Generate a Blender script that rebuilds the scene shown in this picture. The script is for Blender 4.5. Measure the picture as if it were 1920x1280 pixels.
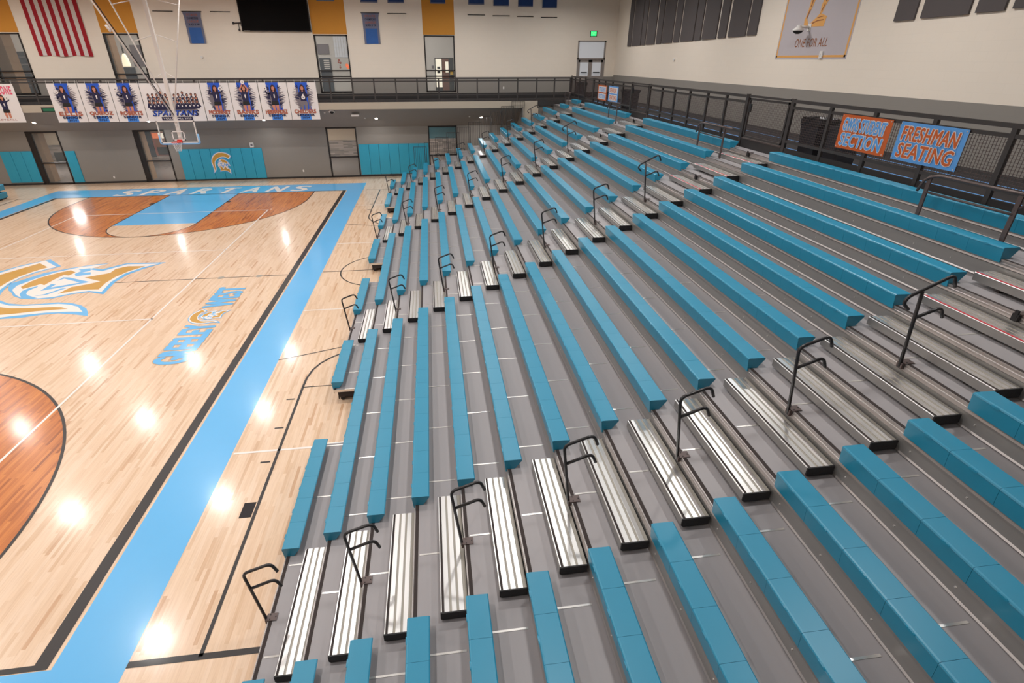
import bpy, bmesh, math, random
from mathutils import Vector, Matrix
from mathutils.geometry import tessellate_polygon
random.seed(7)
for o in list(bpy.data.objects): bpy.data.objects.remove(o)
SC = bpy.context.scene
COL = SC.collection

# ------------------------------------------------------------------ camera
cd = bpy.data.cameras.new('camera')
cam = bpy.data.objects.new('camera', cd); COL.objects.link(cam)
cd.sensor_fit = 'HORIZONTAL'; cd.sensor_width = 36.0
cd.lens = 937.994 * 36.0 / 1920.0
cd.shift_x = 26.619 / 1920.0; cd.shift_y = -73.212 / 1920.0
cd.clip_start = 0.05; cd.clip_end = 200
_r = Vector((0.992027088, -0.126024087, 0.000430957))
_u = Vector((0.054469422, 0.431847074, 0.900300609))
_f = Vector((0.11364567, 0.893099118, -0.435268455))
cam.matrix_world = Matrix(((_r.x, _u.x, -_f.x, 12.892363), (_r.y, _u.y, -_f.y, -17.161603), (_r.z, _u.z, -_f.z, 6.822844), (0, 0, 0, 1)))
SC.camera = cam
# ------------------------------------------------------------------ world, exposure
w = bpy.data.worlds.new('world'); SC.world = w; w.use_nodes = True
w.node_tree.nodes['Background'].inputs[0].default_value = (0.9, 0.93, 1.0, 1)
w.node_tree.nodes['Background'].inputs[1].default_value = 0.3
SC.view_settings.view_transform = 'Standard'; SC.view_settings.look = 'None'
SC.view_settings.gamma = 1.0; SC.view_settings.use_curve_mapping = False
SC.view_settings.exposure = 0.0
LIGHT_W = 148.0
CEIL = 10.5
LX = (-15.0, -9.0, -3.0, 3.0, 9.0, 15.0, 21.0); LY = (-18.0, -11.9, -5.8, 0.1, 6.3, 12.3)

def lamp(name, loc, power, sx, sy, rot=(0, 0, 0), color=(1, 0.965, 0.93), parent=None, spread=180):
    l = bpy.data.lights.new(name, 'AREA'); l.shape = 'RECTANGLE'; l.size = sx; l.size_y = sy
    l.energy = power; l.color = color; l.spread = math.radians(spread)
    o = bpy.data.objects.new(name, l); COL.objects.link(o); o.location = loc; o.rotation_euler = rot
    if parent: o.parent = parent
    return o

# ------------------------------------------------------------------ materials
def lin(c):
    return tuple((x / 12.92 if x <= 0.04045 else ((x + 0.055) / 1.055) ** 2.4) for x in (v / 255.0 for v in c))
MATS = {}
def mat(name, rgb, rough=0.5, metal=0.0, coat=0.0, coat_rough=0.1, noise=0.0, nscale=8.0, stretch=(1, 1, 1), bump=0.0, spec=0.5,
        emit=None, estr=1.0, alpha=None):
    if name in MATS: return MATS[name]
    m = bpy.data.materials.new(name); m.use_nodes = True; MATS[name] = m
    nt = m.node_tree; b = nt.nodes['Principled BSDF']; c = lin(rgb) + (1,)
    b.inputs['Base Color'].default_value = c; b.inputs['Roughness'].default_value = rough
    b.inputs['Metallic'].default_value = metal; b.inputs['Coat Weight'].default_value = coat
    b.inputs['Coat Roughness'].default_value = coat_rough; b.inputs['Specular IOR Level'].default_value = spec
    if alpha is not None: b.inputs['Alpha'].default_value = alpha
    if emit: b.inputs['Emission Color'].default_value = lin(emit) + (1,); b.inputs['Emission Strength'].default_value = estr
    if noise > 0 or bump > 0:
        tc = nt.nodes.new('ShaderNodeTexCoord'); mp = nt.nodes.new('ShaderNodeMapping'); mp.inputs['Scale'].default_value = stretch
        nz = nt.nodes.new('ShaderNodeTexNoise'); nz.inputs['Scale'].default_value = nscale; nz.inputs['Detail'].default_value = 4
        nt.links.new(tc.outputs['Object'], mp.inputs[0]); nt.links.new(mp.outputs[0], nz.inputs[0])
        if noise > 0:
            mx = nt.nodes.new('ShaderNodeMix'); mx.data_type = 'RGBA'
            mx.inputs[6].default_value = tuple(v * (1 - noise) for v in c[:3]) + (1,)
            mx.inputs[7].default_value = tuple(min(1, v * (1 + noise)) for v in c[:3]) + (1,)
            nt.links.new(nz.outputs[0], mx.inputs[0]); nt.links.new(mx.outputs[2], b.inputs['Base Color'])
        if bump > 0:
            bp = nt.nodes.new('ShaderNodeBump'); bp.inputs['Strength'].default_value = bump; bp.inputs['Distance'].default_value = 0.01
            nt.links.new(nz.outputs[0], bp.inputs['Height']); nt.links.new(bp.outputs[0], b.inputs['Normal'])
    return m

def strip_wood(name, cols, rough, strength, plank=0.057, length=0.75):
    """hardwood strips running along y, every strip with its own tone"""
    m = bpy.data.materials.new(name); m.use_nodes = True; MATS[name] = m
    nt = m.node_tree; b = nt.nodes['Principled BSDF']; N = nt.nodes.new; Lk = nt.links.new
    tc = N('ShaderNodeTexCoord'); sp = N('ShaderNodeSeparateXYZ'); Lk(tc.outputs['Object'], sp.inputs[0])
    def ma(op, a, bb=None):
        n = N('ShaderNodeMath'); n.operation = op
        for i, v in enumerate((a, bb)):
            if v is None: continue
            if isinstance(v, (int, float)): n.inputs[i].default_value = v
            else: Lk(v, n.inputs[i])
        return n.outputs[0]
    fx = ma('FLOOR', ma('DIVIDE', sp.outputs[0], plank))
    w1 = N('ShaderNodeTexWhiteNoise'); w1.noise_dimensions = '1D'; Lk(fx, w1.inputs['W'])
    fy = ma('FLOOR', ma('DIVIDE', ma('ADD', sp.outputs[1], ma('MULTIPLY', w1.outputs[0], 7.3)), length))
    cb = N('ShaderNodeCombineXYZ'); Lk(fx, cb.inputs[0]); Lk(fy, cb.inputs[1])
    w2 = N('ShaderNodeTexWhiteNoise'); w2.noise_dimensions = '2D'; Lk(cb.outputs[0], w2.inputs[0])
    cr = N('ShaderNodeValToRGB'); e = cr.color_ramp.elements
    e[0].position = 0.0; e[0].color = lin(cols[0]) + (1,); e[1].position = 1.0; e[1].color = lin(cols[-1]) + (1,)
    for i, c in enumerate(cols[1:-1]):
        k = e.new([0.06, 0.25, 0.6, 0.85][i]); k.color = lin(c) + (1,)
    Lk(w2.outputs[0], cr.inputs[0])
    mp = N('ShaderNodeMapping'); mp.inputs['Scale'].default_value = (60, 2.5, 1); Lk(tc.outputs['Object'], mp.inputs[0])
    nz = N('ShaderNodeTexNoise'); nz.inputs['Scale'].default_value = 1.0; nz.inputs['Detail'].default_value = 3; Lk(mp.outputs[0], nz.inputs[0])
    mx = N('ShaderNodeMix'); mx.data_type = 'RGBA'; mx.blend_type = 'MULTIPLY'; mx.inputs[0].default_value = strength
    cr2 = N('ShaderNodeValToRGB'); cr2.color_ramp.elements[0].color = (0.55, 0.42, 0.32, 1); cr2.color_ramp.elements[0].position = 0.3
    cr2.color_ramp.elements[1].color = (1, 1, 1, 1); cr2.color_ramp.elements[1].position = 0.55
    Lk(nz.outputs[0], cr2.inputs[0]); Lk(cr.outputs[0], mx.inputs[6]); Lk(cr2.outputs[0], mx.inputs[7])
    Lk(mx.outputs[2], b.inputs['Base Color'])
    b.inputs['Roughness'].default_value = rough
    b.inputs['Coat Weight'].default_value = 0.6; b.inputs['Coat Roughness'].default_value = 0.13
    return m

def block_wall(name, rgb, rough=0.75, bw=0.4, bh=0.2, amt=0.035):
    """painted concrete block: faint joints"""
    m = bpy.data.materials.new(name); m.use_nodes = True; MATS[name] = m
    nt = m.node_tree; b = nt.nodes['Principled BSDF']; N = nt.nodes.new; Lk = nt.links.new
    tc = N('ShaderNodeTexCoord'); sp = N('ShaderNodeSeparateXYZ'); cb = N('ShaderNodeCombineXYZ')
    Lk(tc.outputs['Object'], sp.inputs[0])
    ad = N('ShaderNodeMath'); ad.operation = 'ADD'; Lk(sp.outputs[0], ad.inputs[0]); Lk(sp.outputs[1], ad.inputs[1])
    Lk(ad.outputs[0], cb.inputs[0]); Lk(sp.outputs[2], cb.inputs[1])
    br = N('ShaderNodeTexBrick'); br.inputs['Scale'].default_value = 1.0; br.inputs['Brick Width'].default_value = bw
    br.inputs['Row Height'].default_value = bh; br.inputs['Mortar Size'].default_value = 0.006
    c = lin(rgb)
    br.inputs['Color1'].default_value = c + (1,); br.inputs['Color2'].default_value = tuple(v * (1 - amt) for v in c) + (1,)
    br.inputs['Mortar'].default_value = tuple(v * max(.72, 1 - 2.2 * amt) for v in c) + (1,)
    Lk(cb.outputs[0], br.inputs['Vector']); Lk(br.outputs[0], b.inputs['Base Color'])
    b.inputs['Roughness'].default_value = rough
    return m

M = dict(
    maple=strip_wood('maple_strip_floor', [(200, 158, 124), (214, 180, 148), (222, 190, 160), (227, 197, 168), (230, 202, 176)], 0.3, 0.22),
    stained=strip_wood('stained_strip_floor', [(146, 76, 26), (170, 92, 34), (188, 106, 42), (200, 118, 50), (212, 132, 62)], 0.3, 0.4),
    blue=mat('court_blue_paint', (94, 178, 232), 0.3, coat=0.6, coat_rough=0.1, noise=0.03, nscale=1.5),
    black=mat('court_black_paint', (32, 27, 28), 0.4, coat=0.5, coat_rough=0.1, noise=0.15, nscale=5),
    white=mat('court_white_paint', (236, 228, 222), 0.3, coat=0.5, coat_rough=0.1),
    gold=mat('court_gold_paint', (200, 150, 60), 0.3, coat=0.5, coat_rough=0.1, noise=0.05, nscale=2),
    beige=block_wall('cream_block_wall', (238, 227, 213), amt=.012),
    grey=block_wall('grey_block_wall', (142, 137, 131), amt=.012),
    orange=mat('ochre_wall_panel', (208, 142, 48), 0.7, noise=0.03),
    soffit=mat('grey_soffit_paint', (142, 137, 132), 0.7, noise=0.03, nscale=2),
    beam=mat('taupe_beam_paint', (176, 164, 148), 0.7, noise=0.03, nscale=2),
    dark=mat('black_rail_paint', (56, 51, 50), 0.45, noise=0.1),
    curb=mat('black_curb_rubber', (44, 41, 41), 0.7, noise=0.08),
    track=mat('dark_track_rubber', (56, 53, 54), 0.85, spec=0.2, noise=0.08, nscale=30),
    ceil=mat('ceiling_white', (205, 202, 198), 0.9, noise=0.03),
    seat=mat('turquoise_plastic', (24, 134, 168), 0.4, noise=0.06, nscale=3, coat=0.35, coat_rough=0.35, bump=0.03),
    pad=mat('turquoise_vinyl', (46, 160, 192), 0.45, noise=0.04, nscale=2, bump=0.05),
    deck=mat('grey_deck_laminate', (150, 146, 148), 0.42, noise=0.05, nscale=2.5, stretch=(6, 0.4, 1)),
    alum=mat('brushed_aluminium', (232, 231, 230), 0.34, metal=1.0, noise=0.06, nscale=4, stretch=(20, 0.6, 20)),
    groove=mat('ribbed_aluminium', (160, 155, 146), 0.55, metal=0.25, noise=0.08, nscale=4, stretch=(20, 0.6, 20)),
    riser=mat('galvanised_riser', (160, 158, 156), 0.42, metal=0.6, noise=0.1, nscale=3, stretch=(1, 0.5, 4)),
    nose=mat('nosing_aluminium', (176, 170, 168), 0.4, metal=0.85, noise=0.08, nscale=3, stretch=(10, 0.5, 10)),
    grip=mat('black_grip_tape', (48, 38, 36), 0.8, noise=0.15, nscale=20),
    red=mat('red_grip_tape', (196, 40, 56), 0.6),
    cap=mat('black_end_cap', (22, 20, 22), 0.6, bump=0.2, nscale=60),
    tube=mat('black_rail_tube', (38, 36, 38), 0.35, noise=0.1),
    bracket=mat('grey_bracket_steel', (96, 84, 82), 0.45, metal=0.5),
    strip=mat('joint_aluminium', (225, 222, 218), 0.3, metal=0.8),
    under=mat('dark_frame_steel', (44, 36, 34), 0.7),
    wheel=mat('caster_rubber', (30, 28, 28), 0.6),
    frame=mat('window_frame_bronze', (32, 26, 25), 0.5),
    dgrey=mat('grey_door_paint', (146, 138, 134), 0.5),
    wpipe=mat('white_steel_pipe', (226, 218, 212), 0.4),
    wplas=mat('white_plastic', (228, 224, 220), 0.45),
    rim=mat('orange_red_rim', (214, 52, 40), 0.4),
    net=mat('white_net_cord', (230, 226, 222), 0.8),
    lpad=mat('light_blue_edge_pad', (130, 178, 220), 0.5),
    acou=mat('charcoal_acoustic_felt', (88, 82, 82), 0.95, noise=0.06, nscale=60),
    screen=mat('black_screen', (12, 10, 10), 0.7, noise=0.3, nscale=50, spec=0.1),
    cloth_b=mat('blue_banner_cloth', (52, 98, 168), 0.8, noise=0.08, nscale=4),
    cloth_g=mat('slate_banner_cloth', (112, 116, 140), 0.8, noise=0.12, nscale=9),
    cloth_d=mat('deep_blue_banner_cloth', (28, 62, 118), 0.8, noise=0.1, nscale=5),
    flag_r=mat('flag_red_cloth', (160, 4, 28), 0.75, noise=0.08, nscale=3),
    flag_w=mat('flag_white_cloth', (214, 206, 202), 0.75),
    vinyl=mat('white_banner_vinyl', (226, 220, 218), 0.5, noise=0.02, nscale=3),
    p_blue=mat('banner_ink_blue', (28, 84, 196), 0.5, noise=0.2, nscale=3),
    p_lblue=mat('banner_ink_light_blue', (62, 132, 220), 0.5),
    p_navy=mat('banner_ink_navy', (28, 26, 64), 0.5, noise=0.2, nscale=10),
    p_gry=mat('banner_ink_grey', (120, 112, 118), 0.5, noise=0.25, nscale=9),
    p_skin=mat('banner_ink_skin', (196, 128, 104), 0.5),
    p_hair=mat('banner_ink_brown', (62, 36, 32), 0.5),
    p_rust=mat('banner_ink_rust', (170, 96, 76), 0.5, noise=0.25, nscale=14),
    p_pink=mat('banner_ink_pink', (222, 80, 112), 0.5, noise=0.1),
    s_org=mat('sign_orange_vinyl', (204, 94, 34), 0.5, noise=0.04),
    s_blue=mat('sign_blue_vinyl', (94, 160, 226), 0.5, noise=0.04),
    s_wht=mat('sign_white_ink', (232, 224, 220), 0.5),
    p_pale=mat('poster_grey_vinyl', (190, 182, 186), 0.6, noise=0.02),
    p_gold=mat('poster_orange_ink', (226, 166, 92), 0.6, noise=0.05, nscale=6),
    p_brn=mat('poster_brown_ink', (150, 92, 56), 0.6),
    bin=mat('dark_bin_plastic', (50, 50, 56), 0.5, noise=0.05),
    bag=mat('black_bin_bag', (28, 28, 32), 0.3, bump=0.8, nscale=25),
    stone=block_wall('tan_stone_block', (186, 148, 112), 0.8, 0.9, 0.42, 0.12),
    mosaic=block_wall('mosaic_brick', (186, 168, 156), 0.8, 0.7, 0.11, 0.6),
    room_b=mat('corridor_cream_paint', (206, 184, 158), 0.8),
    room_w=mat('lobby_white_paint', (214, 210, 204), 0.8),
    room_d=mat('storefront_dark_glass', (52, 58, 70), 0.3),
    room_f=mat('corridor_floor_vinyl', (120, 112, 108), 0.25, noise=0.08),
    teal=mat('teal_wall', (40, 104, 116), 0.35, noise=0.2, nscale=3),
    brown=mat('brown_timber_door', (120, 66, 40), 0.5, noise=0.1),
    yel=mat('yellow_paper', (222, 178, 40), 0.6),
    lit=mat('lit_sidelight_glass', (244, 236, 216), 0.4, emit=(244, 236, 216), estr=0.7),
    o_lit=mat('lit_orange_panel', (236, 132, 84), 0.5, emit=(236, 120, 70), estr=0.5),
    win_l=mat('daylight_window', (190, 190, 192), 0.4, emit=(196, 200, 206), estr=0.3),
    ink=mat('drawn_red_marks', (176, 84, 62), 0.7),
    glow=mat('downlight_lens', (255, 246, 232), 0.5, emit=(255, 244, 226), estr=14),
    led=mat('high_bay_lens', (255, 250, 240), 0.5, emit=(255, 250, 240), estr=30),
    green=mat('exit_green_lens', (40, 230, 120), 0.5, emit=(40, 235, 120), estr=1.6),
    dgreen=mat('dim_green_lens', (28, 92, 66), 0.5, emit=(20, 90, 60), estr=0.25),
    cream_l=mat('pendant_shade', (244, 234, 210), 0.5, emit=(255, 240, 205), estr=1.0),
)
def glass(name, alpha):
    m = bpy.data.materials.new(name); m.use_nodes = True
    b = m.node_tree.nodes['Principled BSDF']; b.inputs['Base Color'].default_value = (0.55, 0.6, 0.6, 1)
    b.inputs['Roughness'].default_value = 0.03; b.inputs['Alpha'].default_value = alpha
    return m
M['glass'] = glass('clear_window_glass', 0.1)
M['bglass'] = glass('clear_backboard_glass', 0.05)

# ------------------------------------------------------------------ mesh builder
class MB:
    def __init__(s): s.v = []; s.f = []; s.m = []; s.mats = []; s.sm = []
    def mi(s, mt):
        if mt not in s.mats: s.mats.append(mt)
        return s.mats.index(mt)
    def face(s, pts, mt, smooth=False):
        n = len(s.v); s.v += [tuple(p) for p in pts]; s.f.append(tuple(range(n, n + len(pts)))); s.m.append(s.mi(mt)); s.sm.append(smooth)
    def box(s, x0, x1, y0, y1, z0, z1, mt):
        n = len(s.v)
        s.v += [(x0, y0, z0), (x1, y0, z0), (x1, y1, z0), (x0, y1, z0), (x0, y0, z1), (x1, y0, z1), (x1, y1, z1), (x0, y1, z1)]
        for q in ((3, 2, 1, 0), (4, 5, 6, 7), (0, 1, 5, 4), (1, 2, 6, 5), (2, 3, 7, 6), (3, 0, 4, 7)):
            s.f.append(tuple(n + i for i in q)); s.m.append(s.mi(mt)); s.sm.append(False)
    def prism(s, prof, t0, t1, mt, axis='y', mats=None, cap=None, smooth=False):
        """profile extruded: axis y -> profile (x,z); x -> (y,z); z -> (x,y)"""
        def P(a, b, t): return {'y': (a, t, b), 'x': (t, a, b), 'z': (a, b, t)}[axis]
        n = len(s.v); k = len(prof)
        area = sum(prof[i][0] * prof[(i + 1) % k][1] - prof[(i + 1) % k][0] * prof[i][1] for i in range(k))
        if (area > 0) != (axis == 'y'): t0, t1 = t1, t0
        s.v += [P(a, b, t0) for a, b in prof] + [P(a, b, t1) for a, b in prof]
        for i in range(k):
            j = (i + 1) % k
            s.f.append((n + j, n + i, n + k + i, n + k + j)[::-1] if False else (n + i, n + j, n + k + j, n + k + i)); s.m.append(s.mi(mats[i] if mats else mt)); s.sm.append(smooth)
        for base, rev in ((n, True), (n + k, False)):
            tris = tessellate_polygon([[Vector((a, b, 0)) for a, b in prof]])
            for t in tris:
                s.f.append(tuple(base + i for i in (reversed(t) if rev else t))); s.m.append(s.mi(cap or mt)); s.sm.append(False)
    def poly(s, pts, mt, org=(0, 0, 0), ex=(1, 0, 0), ey=(0, 1, 0)):
        """flat polygon given in a plane's own coordinates"""
        o = Vector(org); ex = Vector(ex); ey = Vector(ey); n = len(s.v)
        s.v += [tuple(o + ex * a + ey * b) for a, b in pts]
        for t in tessellate_polygon([[Vector((a, b, 0)) for a, b in pts]]):
            p = [pts[i] for i in t]
            ar = (p[1][0] - p[0][0]) * (p[2][1] - p[0][1]) - (p[2][0] - p[0][0]) * (p[1][1] - p[0][1])
            s.f.append(tuple(n + i for i in (t if ar > 0 else reversed(t)))); s.m.append(s.mi(mt)); s.sm.append(False)
    def tube(s, pts, r, mt, seg=8, closed=False, caps=True):
        pts = [Vector(p) for p in pts]; k = len(pts); n = len(s.v); up = None
        for i, p in enumerate(pts):
            a = pts[(i - 1) % k] if (closed or i > 0) else p
            b = pts[(i + 1) % k] if (closed or i < k - 1) else p
            d = (b - a).normalized()
            if up is None:
                up = d.cross(Vector((0.31, 0.95, 0.12))); up.normalize()
            up = (up - d * up.dot(d)).normalized(); sd = d.cross(up)
            rr = r[i] if isinstance(r, (list, tuple)) else r
            for q in range(seg):
                an = 2 * math.pi * q / seg; s.v.append(tuple(p + (up * math.cos(an) + sd * math.sin(an)) * rr))
        for i in range(k if closed else k - 1):
            for q in range(seg):
                a = n + i * seg + q; b = n + i * seg + (q + 1) % seg; c = n + ((i + 1) % k) * seg + (q + 1) % seg; d = n + ((i + 1) % k) * seg + q
                s.f.append((a, b, c, d)); s.m.append(s.mi(mt)); s.sm.append(True)
        if caps and not closed:
            s.f.append(tuple(n + q for q in reversed(range(seg)))); s.m.append(s.mi(mt)); s.sm.append(False)
            s.f.append(tuple(n + (k - 1) * seg + q for q in range(seg))); s.m.append(s.mi(mt)); s.sm.append(False)
    def disc(s, c, r, mt, seg=20, rx=None, org=None, ex=(1, 0, 0), ey=(0, 1, 0)):
        s.poly([(c[0] + (rx or r) * math.cos(2 * math.pi * i / seg), c[1] + r * math.sin(2 * math.pi * i / seg)) for i in range(seg)], mt, org or (0, 0, 0), ex, ey)
    def mesh(s, name):
        me = bpy.data.meshes.new(name); me.from_pydata(s.v, [], s.f); me.update()
        for mt in s.mats: me.materials.append(M[mt] if isinstance(mt, str) else mt)
        me.polygons.foreach_set('material_index', s.m); me.polygons.foreach_set('use_smooth', s.sm)
        return me
    def build(s, name, parent=None, loc=None):
        o = bpy.data.objects.new(name, s.mesh(name)); COL.objects.link(o)
        if parent: o.parent = parent
        if loc: o.location = loc
        return o

def tag(o, label=None, cat=None, group=None, kind=None):
    if label: o['label'] = label
    if cat: o['category'] = cat
    if group: o['group'] = group
    if kind: o['kind'] = kind
    return o
def empty(name, loc, label, cat, group=None):
    o = bpy.data.objects.new(name, None); COL.objects.link(o); o.location = loc; o.empty_display_size = 0.2
    return tag(o, label, cat, group)
def struct(o): o['kind'] = 'structure'; return o
def copy_tree(o, parent=None):
    c = o.copy(); COL.objects.link(c); c.parent = parent
    for ch in o.children: copy_tree(ch, c)
    return c
def bend(pts, r=0.05, n=5):
    """polyline with rounded corners"""
    pts = [Vector(p) for p in pts]; out = [pts[0]]
    for i in range(1, len(pts) - 1):
        a, p, b = pts[i - 1], pts[i], pts[i + 1]
        d1 = (a - p); d2 = (b - p); rr = min(r, d1.length * 0.49, d2.length * 0.49)
        s, e = p + d1.normalized() * rr, p + d2.normalized() * rr
        for k in range(n + 1):
            t = k / n; out.append(s * (1 - t) ** 2 + p * 2 * t * (1 - t) + e * t * t)
    return out + [pts[-1]]

_FC = {}
def glyphs(text, bold=0.0, shear=0.0):
    key = (text, bold, shear)
    if key in _FC: return _FC[key]
    cu = bpy.data.curves.new('t', 'FONT'); cu.body = text; cu.offset = bold; cu.shear = shear; cu.size = 1; cu.space_character = 1.06 + 3.2 * max(bold, 0); cu.resolution_u = 3
    ob = bpy.data.objects.new('t', cu); COL.objects.link(ob)
    dg = bpy.context.evaluated_depsgraph_get(); me = bpy.data.meshes.new_from_object(ob.evaluated_get(dg))
    vs = [(v.co.x, v.co.y) for v in me.vertices]; fs = [tuple(p.vertices) for p in me.polygons]
    bpy.data.objects.remove(ob); bpy.data.curves.remove(cu); bpy.data.meshes.remove(me)
    x0 = min(v[0] for v in vs); x1 = max(v[0] for v in vs); y0 = min(v[1] for v in vs); y1 = max(v[1] for v in vs)
    _FC[key] = (vs, fs, x0, x1, y0, y1); return _FC[key]
def text(mb, s, mt, org, ex, ey, w, h, bold=0.02, shear=0.0, fat=0.0):
    """lettering fitted to a box w x h whose lower left corner is org; fat thickens the strokes by that many metres"""
    if fat:
        for k in range(8):
            a = k * math.pi / 4; text(mb, s, mt, Vector(org) + Vector(ex).cross(Vector(ey)).normalized() * (.00015 * k) + Vector(ex) * (fat * math.cos(a)) + Vector(ey) * (fat * math.sin(a)), ex, ey, w, h, bold, shear)
    vs, fs, x0, x1, y0, y1 = glyphs(s, bold, shear)
    if fat: org = Vector(org) + Vector(ex).cross(Vector(ey)).normalized() * .0012
    o = Vector(org); ex = Vector(ex); ey = Vector(ey); n = len(mb.v); sx = w / (x1 - x0); sy = h / (y1 - y0)
    mb.v += [tuple(o + ex * ((a - x0) * sx) + ey * ((b - y0) * sy)) for a, b in vs]
    for f in fs: mb.f.append(tuple(n + i for i in f)); mb.m.append(mb.mi(mt)); mb.sm.append(False)

# ------------------------------------------------------------------ measures of the place
YW = 16.62; XW = 24.6; XL = -17.0; YN = -24.0; YE = 14.4; XR = 21.3
FL2 = 4.70
RX = [10.422, 11.041, 11.681, 12.332, 12.989, 13.66, 14.335, 15.013, 15.673, 16.322, 16.99, 17.642, 18.274, 18.874, 19.57, 20.214, 20.875]
RZ = [0.485, 0.725, 0.985, 1.248, 1.505, 1.775, 2.052, 2.335, 2.617, 2.915, 3.191, 3.473, 3.756, 4.037, 4.317, 4.631, 4.865]
DZ = [z - 0.165 for z in RZ]
NEAR = -17.8

# ------------------------------------------------------------------ floor and painted court
b = MB(); b.box(XL, XW, YN, 25.0, -0.2, 0.0, 'maple'); floor = struct(b.build('floor'))
def paint(name, fn):
    b = MB(); fn(b); return b.build(name, floor)
Z1, Z2, Z3, Z4, Z5 = 0.0012, 0.0022, 0.0032, 0.0042, 0.0052
def fpoly(b, pts, mt, z): b.poly(pts, mt, (0, 0, z))
def frect(b, x0, x1, y0, y1, mt, z): fpoly(b, [(x0, y0), (x1, y0), (x1, y1), (x0, y1)], mt, z)
def fline(b, pts, wd, mt, z):
    pts = [Vector(p) for p in pts]
    L, R = [], []
    for i, p in enumerate(pts):
        a = pts[max(i - 1, 0)]; c = pts[min(i + 1, len(pts) - 1)]; d = (c - a).normalized(); n = Vector((-d.y, d.x)) * wd / 2
        L.append(p + n); R.append(p - n)
    for i in range(len(pts) - 1):
        fpoly(b, [tuple(R[i]), tuple(R[i + 1]), tuple(L[i + 1]), tuple(L[i])], mt, z)
def arc(cx, cy, r, a0, a1, n=48): return [(cx + r * math.cos(math.radians(a0 + (a1 - a0) * i / n)), cy + r * math.sin(math.radians(a0 + (a1 - a0) * i / n))) for i in range(n + 1)]
def keys(b):
    for s in (1, -1):
        th = math.degrees(math.asin(1.6 / 6.02))
        A = arc(0, 11.2, 6.02, -180 - 0 + 0, 0, 64)
        A = [(-6.02, 12.8)] + A + [(6.02, 12.8)]
        fpoly(b, [(x, s * y) for x, y in A], 'stained', Z1)
        fline(b, [(x, s * y) for x, y in A], 0.055, 'black', Z3)
        H = arc(0, 7.01, 1.83, -180, 0, 32)
        fpoly(b, [(x, s * y) for x, y in H], 'maple', Z2)
        fline(b, [(x, s * y) for x, y in H], 0.045, 'black', Z3)
        y0, y1 = sorted((s * 7.01, s * 12.8)); frect(b, -1.83, 1.83, y0, y1, 'blue', Z2)
        for xx in (-1.83, 1.83):
            frect(b, xx - 0.025, xx + 0.025, y0, y1, 'black', Z3)
            for yy in (10.8, 9.9, 9.0, 8.1):
                ww = 0.3 if yy == 10.8 else 0.06
                sx = 1 if xx > 0 else -1
                ya, yb = sorted((s * yy, s * (yy + ww))); xa, xb = sorted((xx, xx + sx * 0.2)); frect(b, xa, xb, ya, yb, 'black', Z3)
paint('painted_key', keys)
def border(b):
    for s in (1, -1):
        x0, x1 = sorted((s * 7.84, s * 8.75)); frect(b, x0, x1, -14.73, 14.73, 'blue', Z2)
        y0, y1 = sorted((s * 12.88, s * 14.73)); frect(b, -7.84, 7.84, y0, y1, 'blue', Z2)
        x0, x1 = sorted((s * 7.60, s * 7.785)); frect(b, x0, x1, -12.86, 12.86, 'black', Z3)
        y0, y1 = sorted((s * 12.8, s * 12.87)); frect(b, -7.78, 7.78, y0, y1, 'black', Z4)
paint('painted_border', border)
def lines(b):
    for s in (1, -1):
        frect(b, s * 4.475 - 0.028, s * 4.475 + 0.028, -9, 9, 'white', Z4)
        frect(b, -4.5, 4.5, s * 9 - 0.028, s * 9 + 0.028, 'white', Z4)
        frect(b, -4.5, 4.5, s * 3 - 0.025, s * 3 + 0.025, 'white', Z4)
        frect(b, s * 4.52 + 0.05, s * 4.52 + 0.12, 9.05, 9.12, 'white', Z4)
    frect(b, -7.6, 7.6, -0.022, 0.022, 'black', Z1)
    for xx in (5.35, 6.62): b.disc((xx, 0.0), 0.11, 'groove', 16, org=(0, 0, Z3))
paint('court_line', lines)
def cross(b):
    K = 'black'
    fline(b, [(9.62, -12.95), (9.62, -7.05)] + [(9.63, -6.72), (9.7, -6.36), (9.84, -6.07), (10.02, -5.86), (10.22, -5.7), (10.6, -5.52)], 0.055, K, Z3)
    fline(b, [(8.75, -12.94), (10.5, -12.96)], 0.08, K, Z3)
    for y in (-7.52, -8.5, -9.48): frect(b, 9.36, 9.54, y - 0.02, y + 0.02, K, Z3)
    frect(b, 9.38, 9.575, -10.77, -10.45, 'track', Z3)
    fline(b, [(8.75, -5.79), (9.4, -5.6), (10.22, -5.34), (10.8, -5.2)], 0.035, K, Z3)
    fline(b, [(9.62, -7.08), (10.9, -7.08)], 0.03, K, Z3)
    for y in (-9.17, -3.0, 3.19, 9.31): frect(b, 8.78, 10.8, y - 0.025, y + 0.025, 'white', Z3)
    fline(b, arc(10.88, 0.08, 1.47, 110, 250, 24), 0.045, K, Z3)
    fline(b, [(8.78, 0.11), (10.9, 0.11)], 0.04, K, Z3)
    fline(b, [(9.74, 12.78), (9.66, 7.2), (9.7, 6.8), (9.92, 6.26), (10.24, 5.86), (10.6, 5.6)], 0.05, K, Z3)
    fline(b, [(8.78, 5.97), (10.3, 5.5)], 0.035, K, Z3)
    fline(b, [(8.9, 12.9), (10.3, 12.77)], 0.03, K, Z3)
    for y in (8.4, 9.5, 10.6): frect(b, 9.46, 9.64, y - 0.03, y + 0.03, K, Z3)
    # the same markings on the far side of the court
    fline(b, [(-9.62, -12.95), (-9.62, 12.95)], 0.05, K, Z3); fline(b, [(-8.75, 12.9), (-10.2, 12.9)], 0.04, K, Z3)
paint('practice_court_line', cross)

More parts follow.
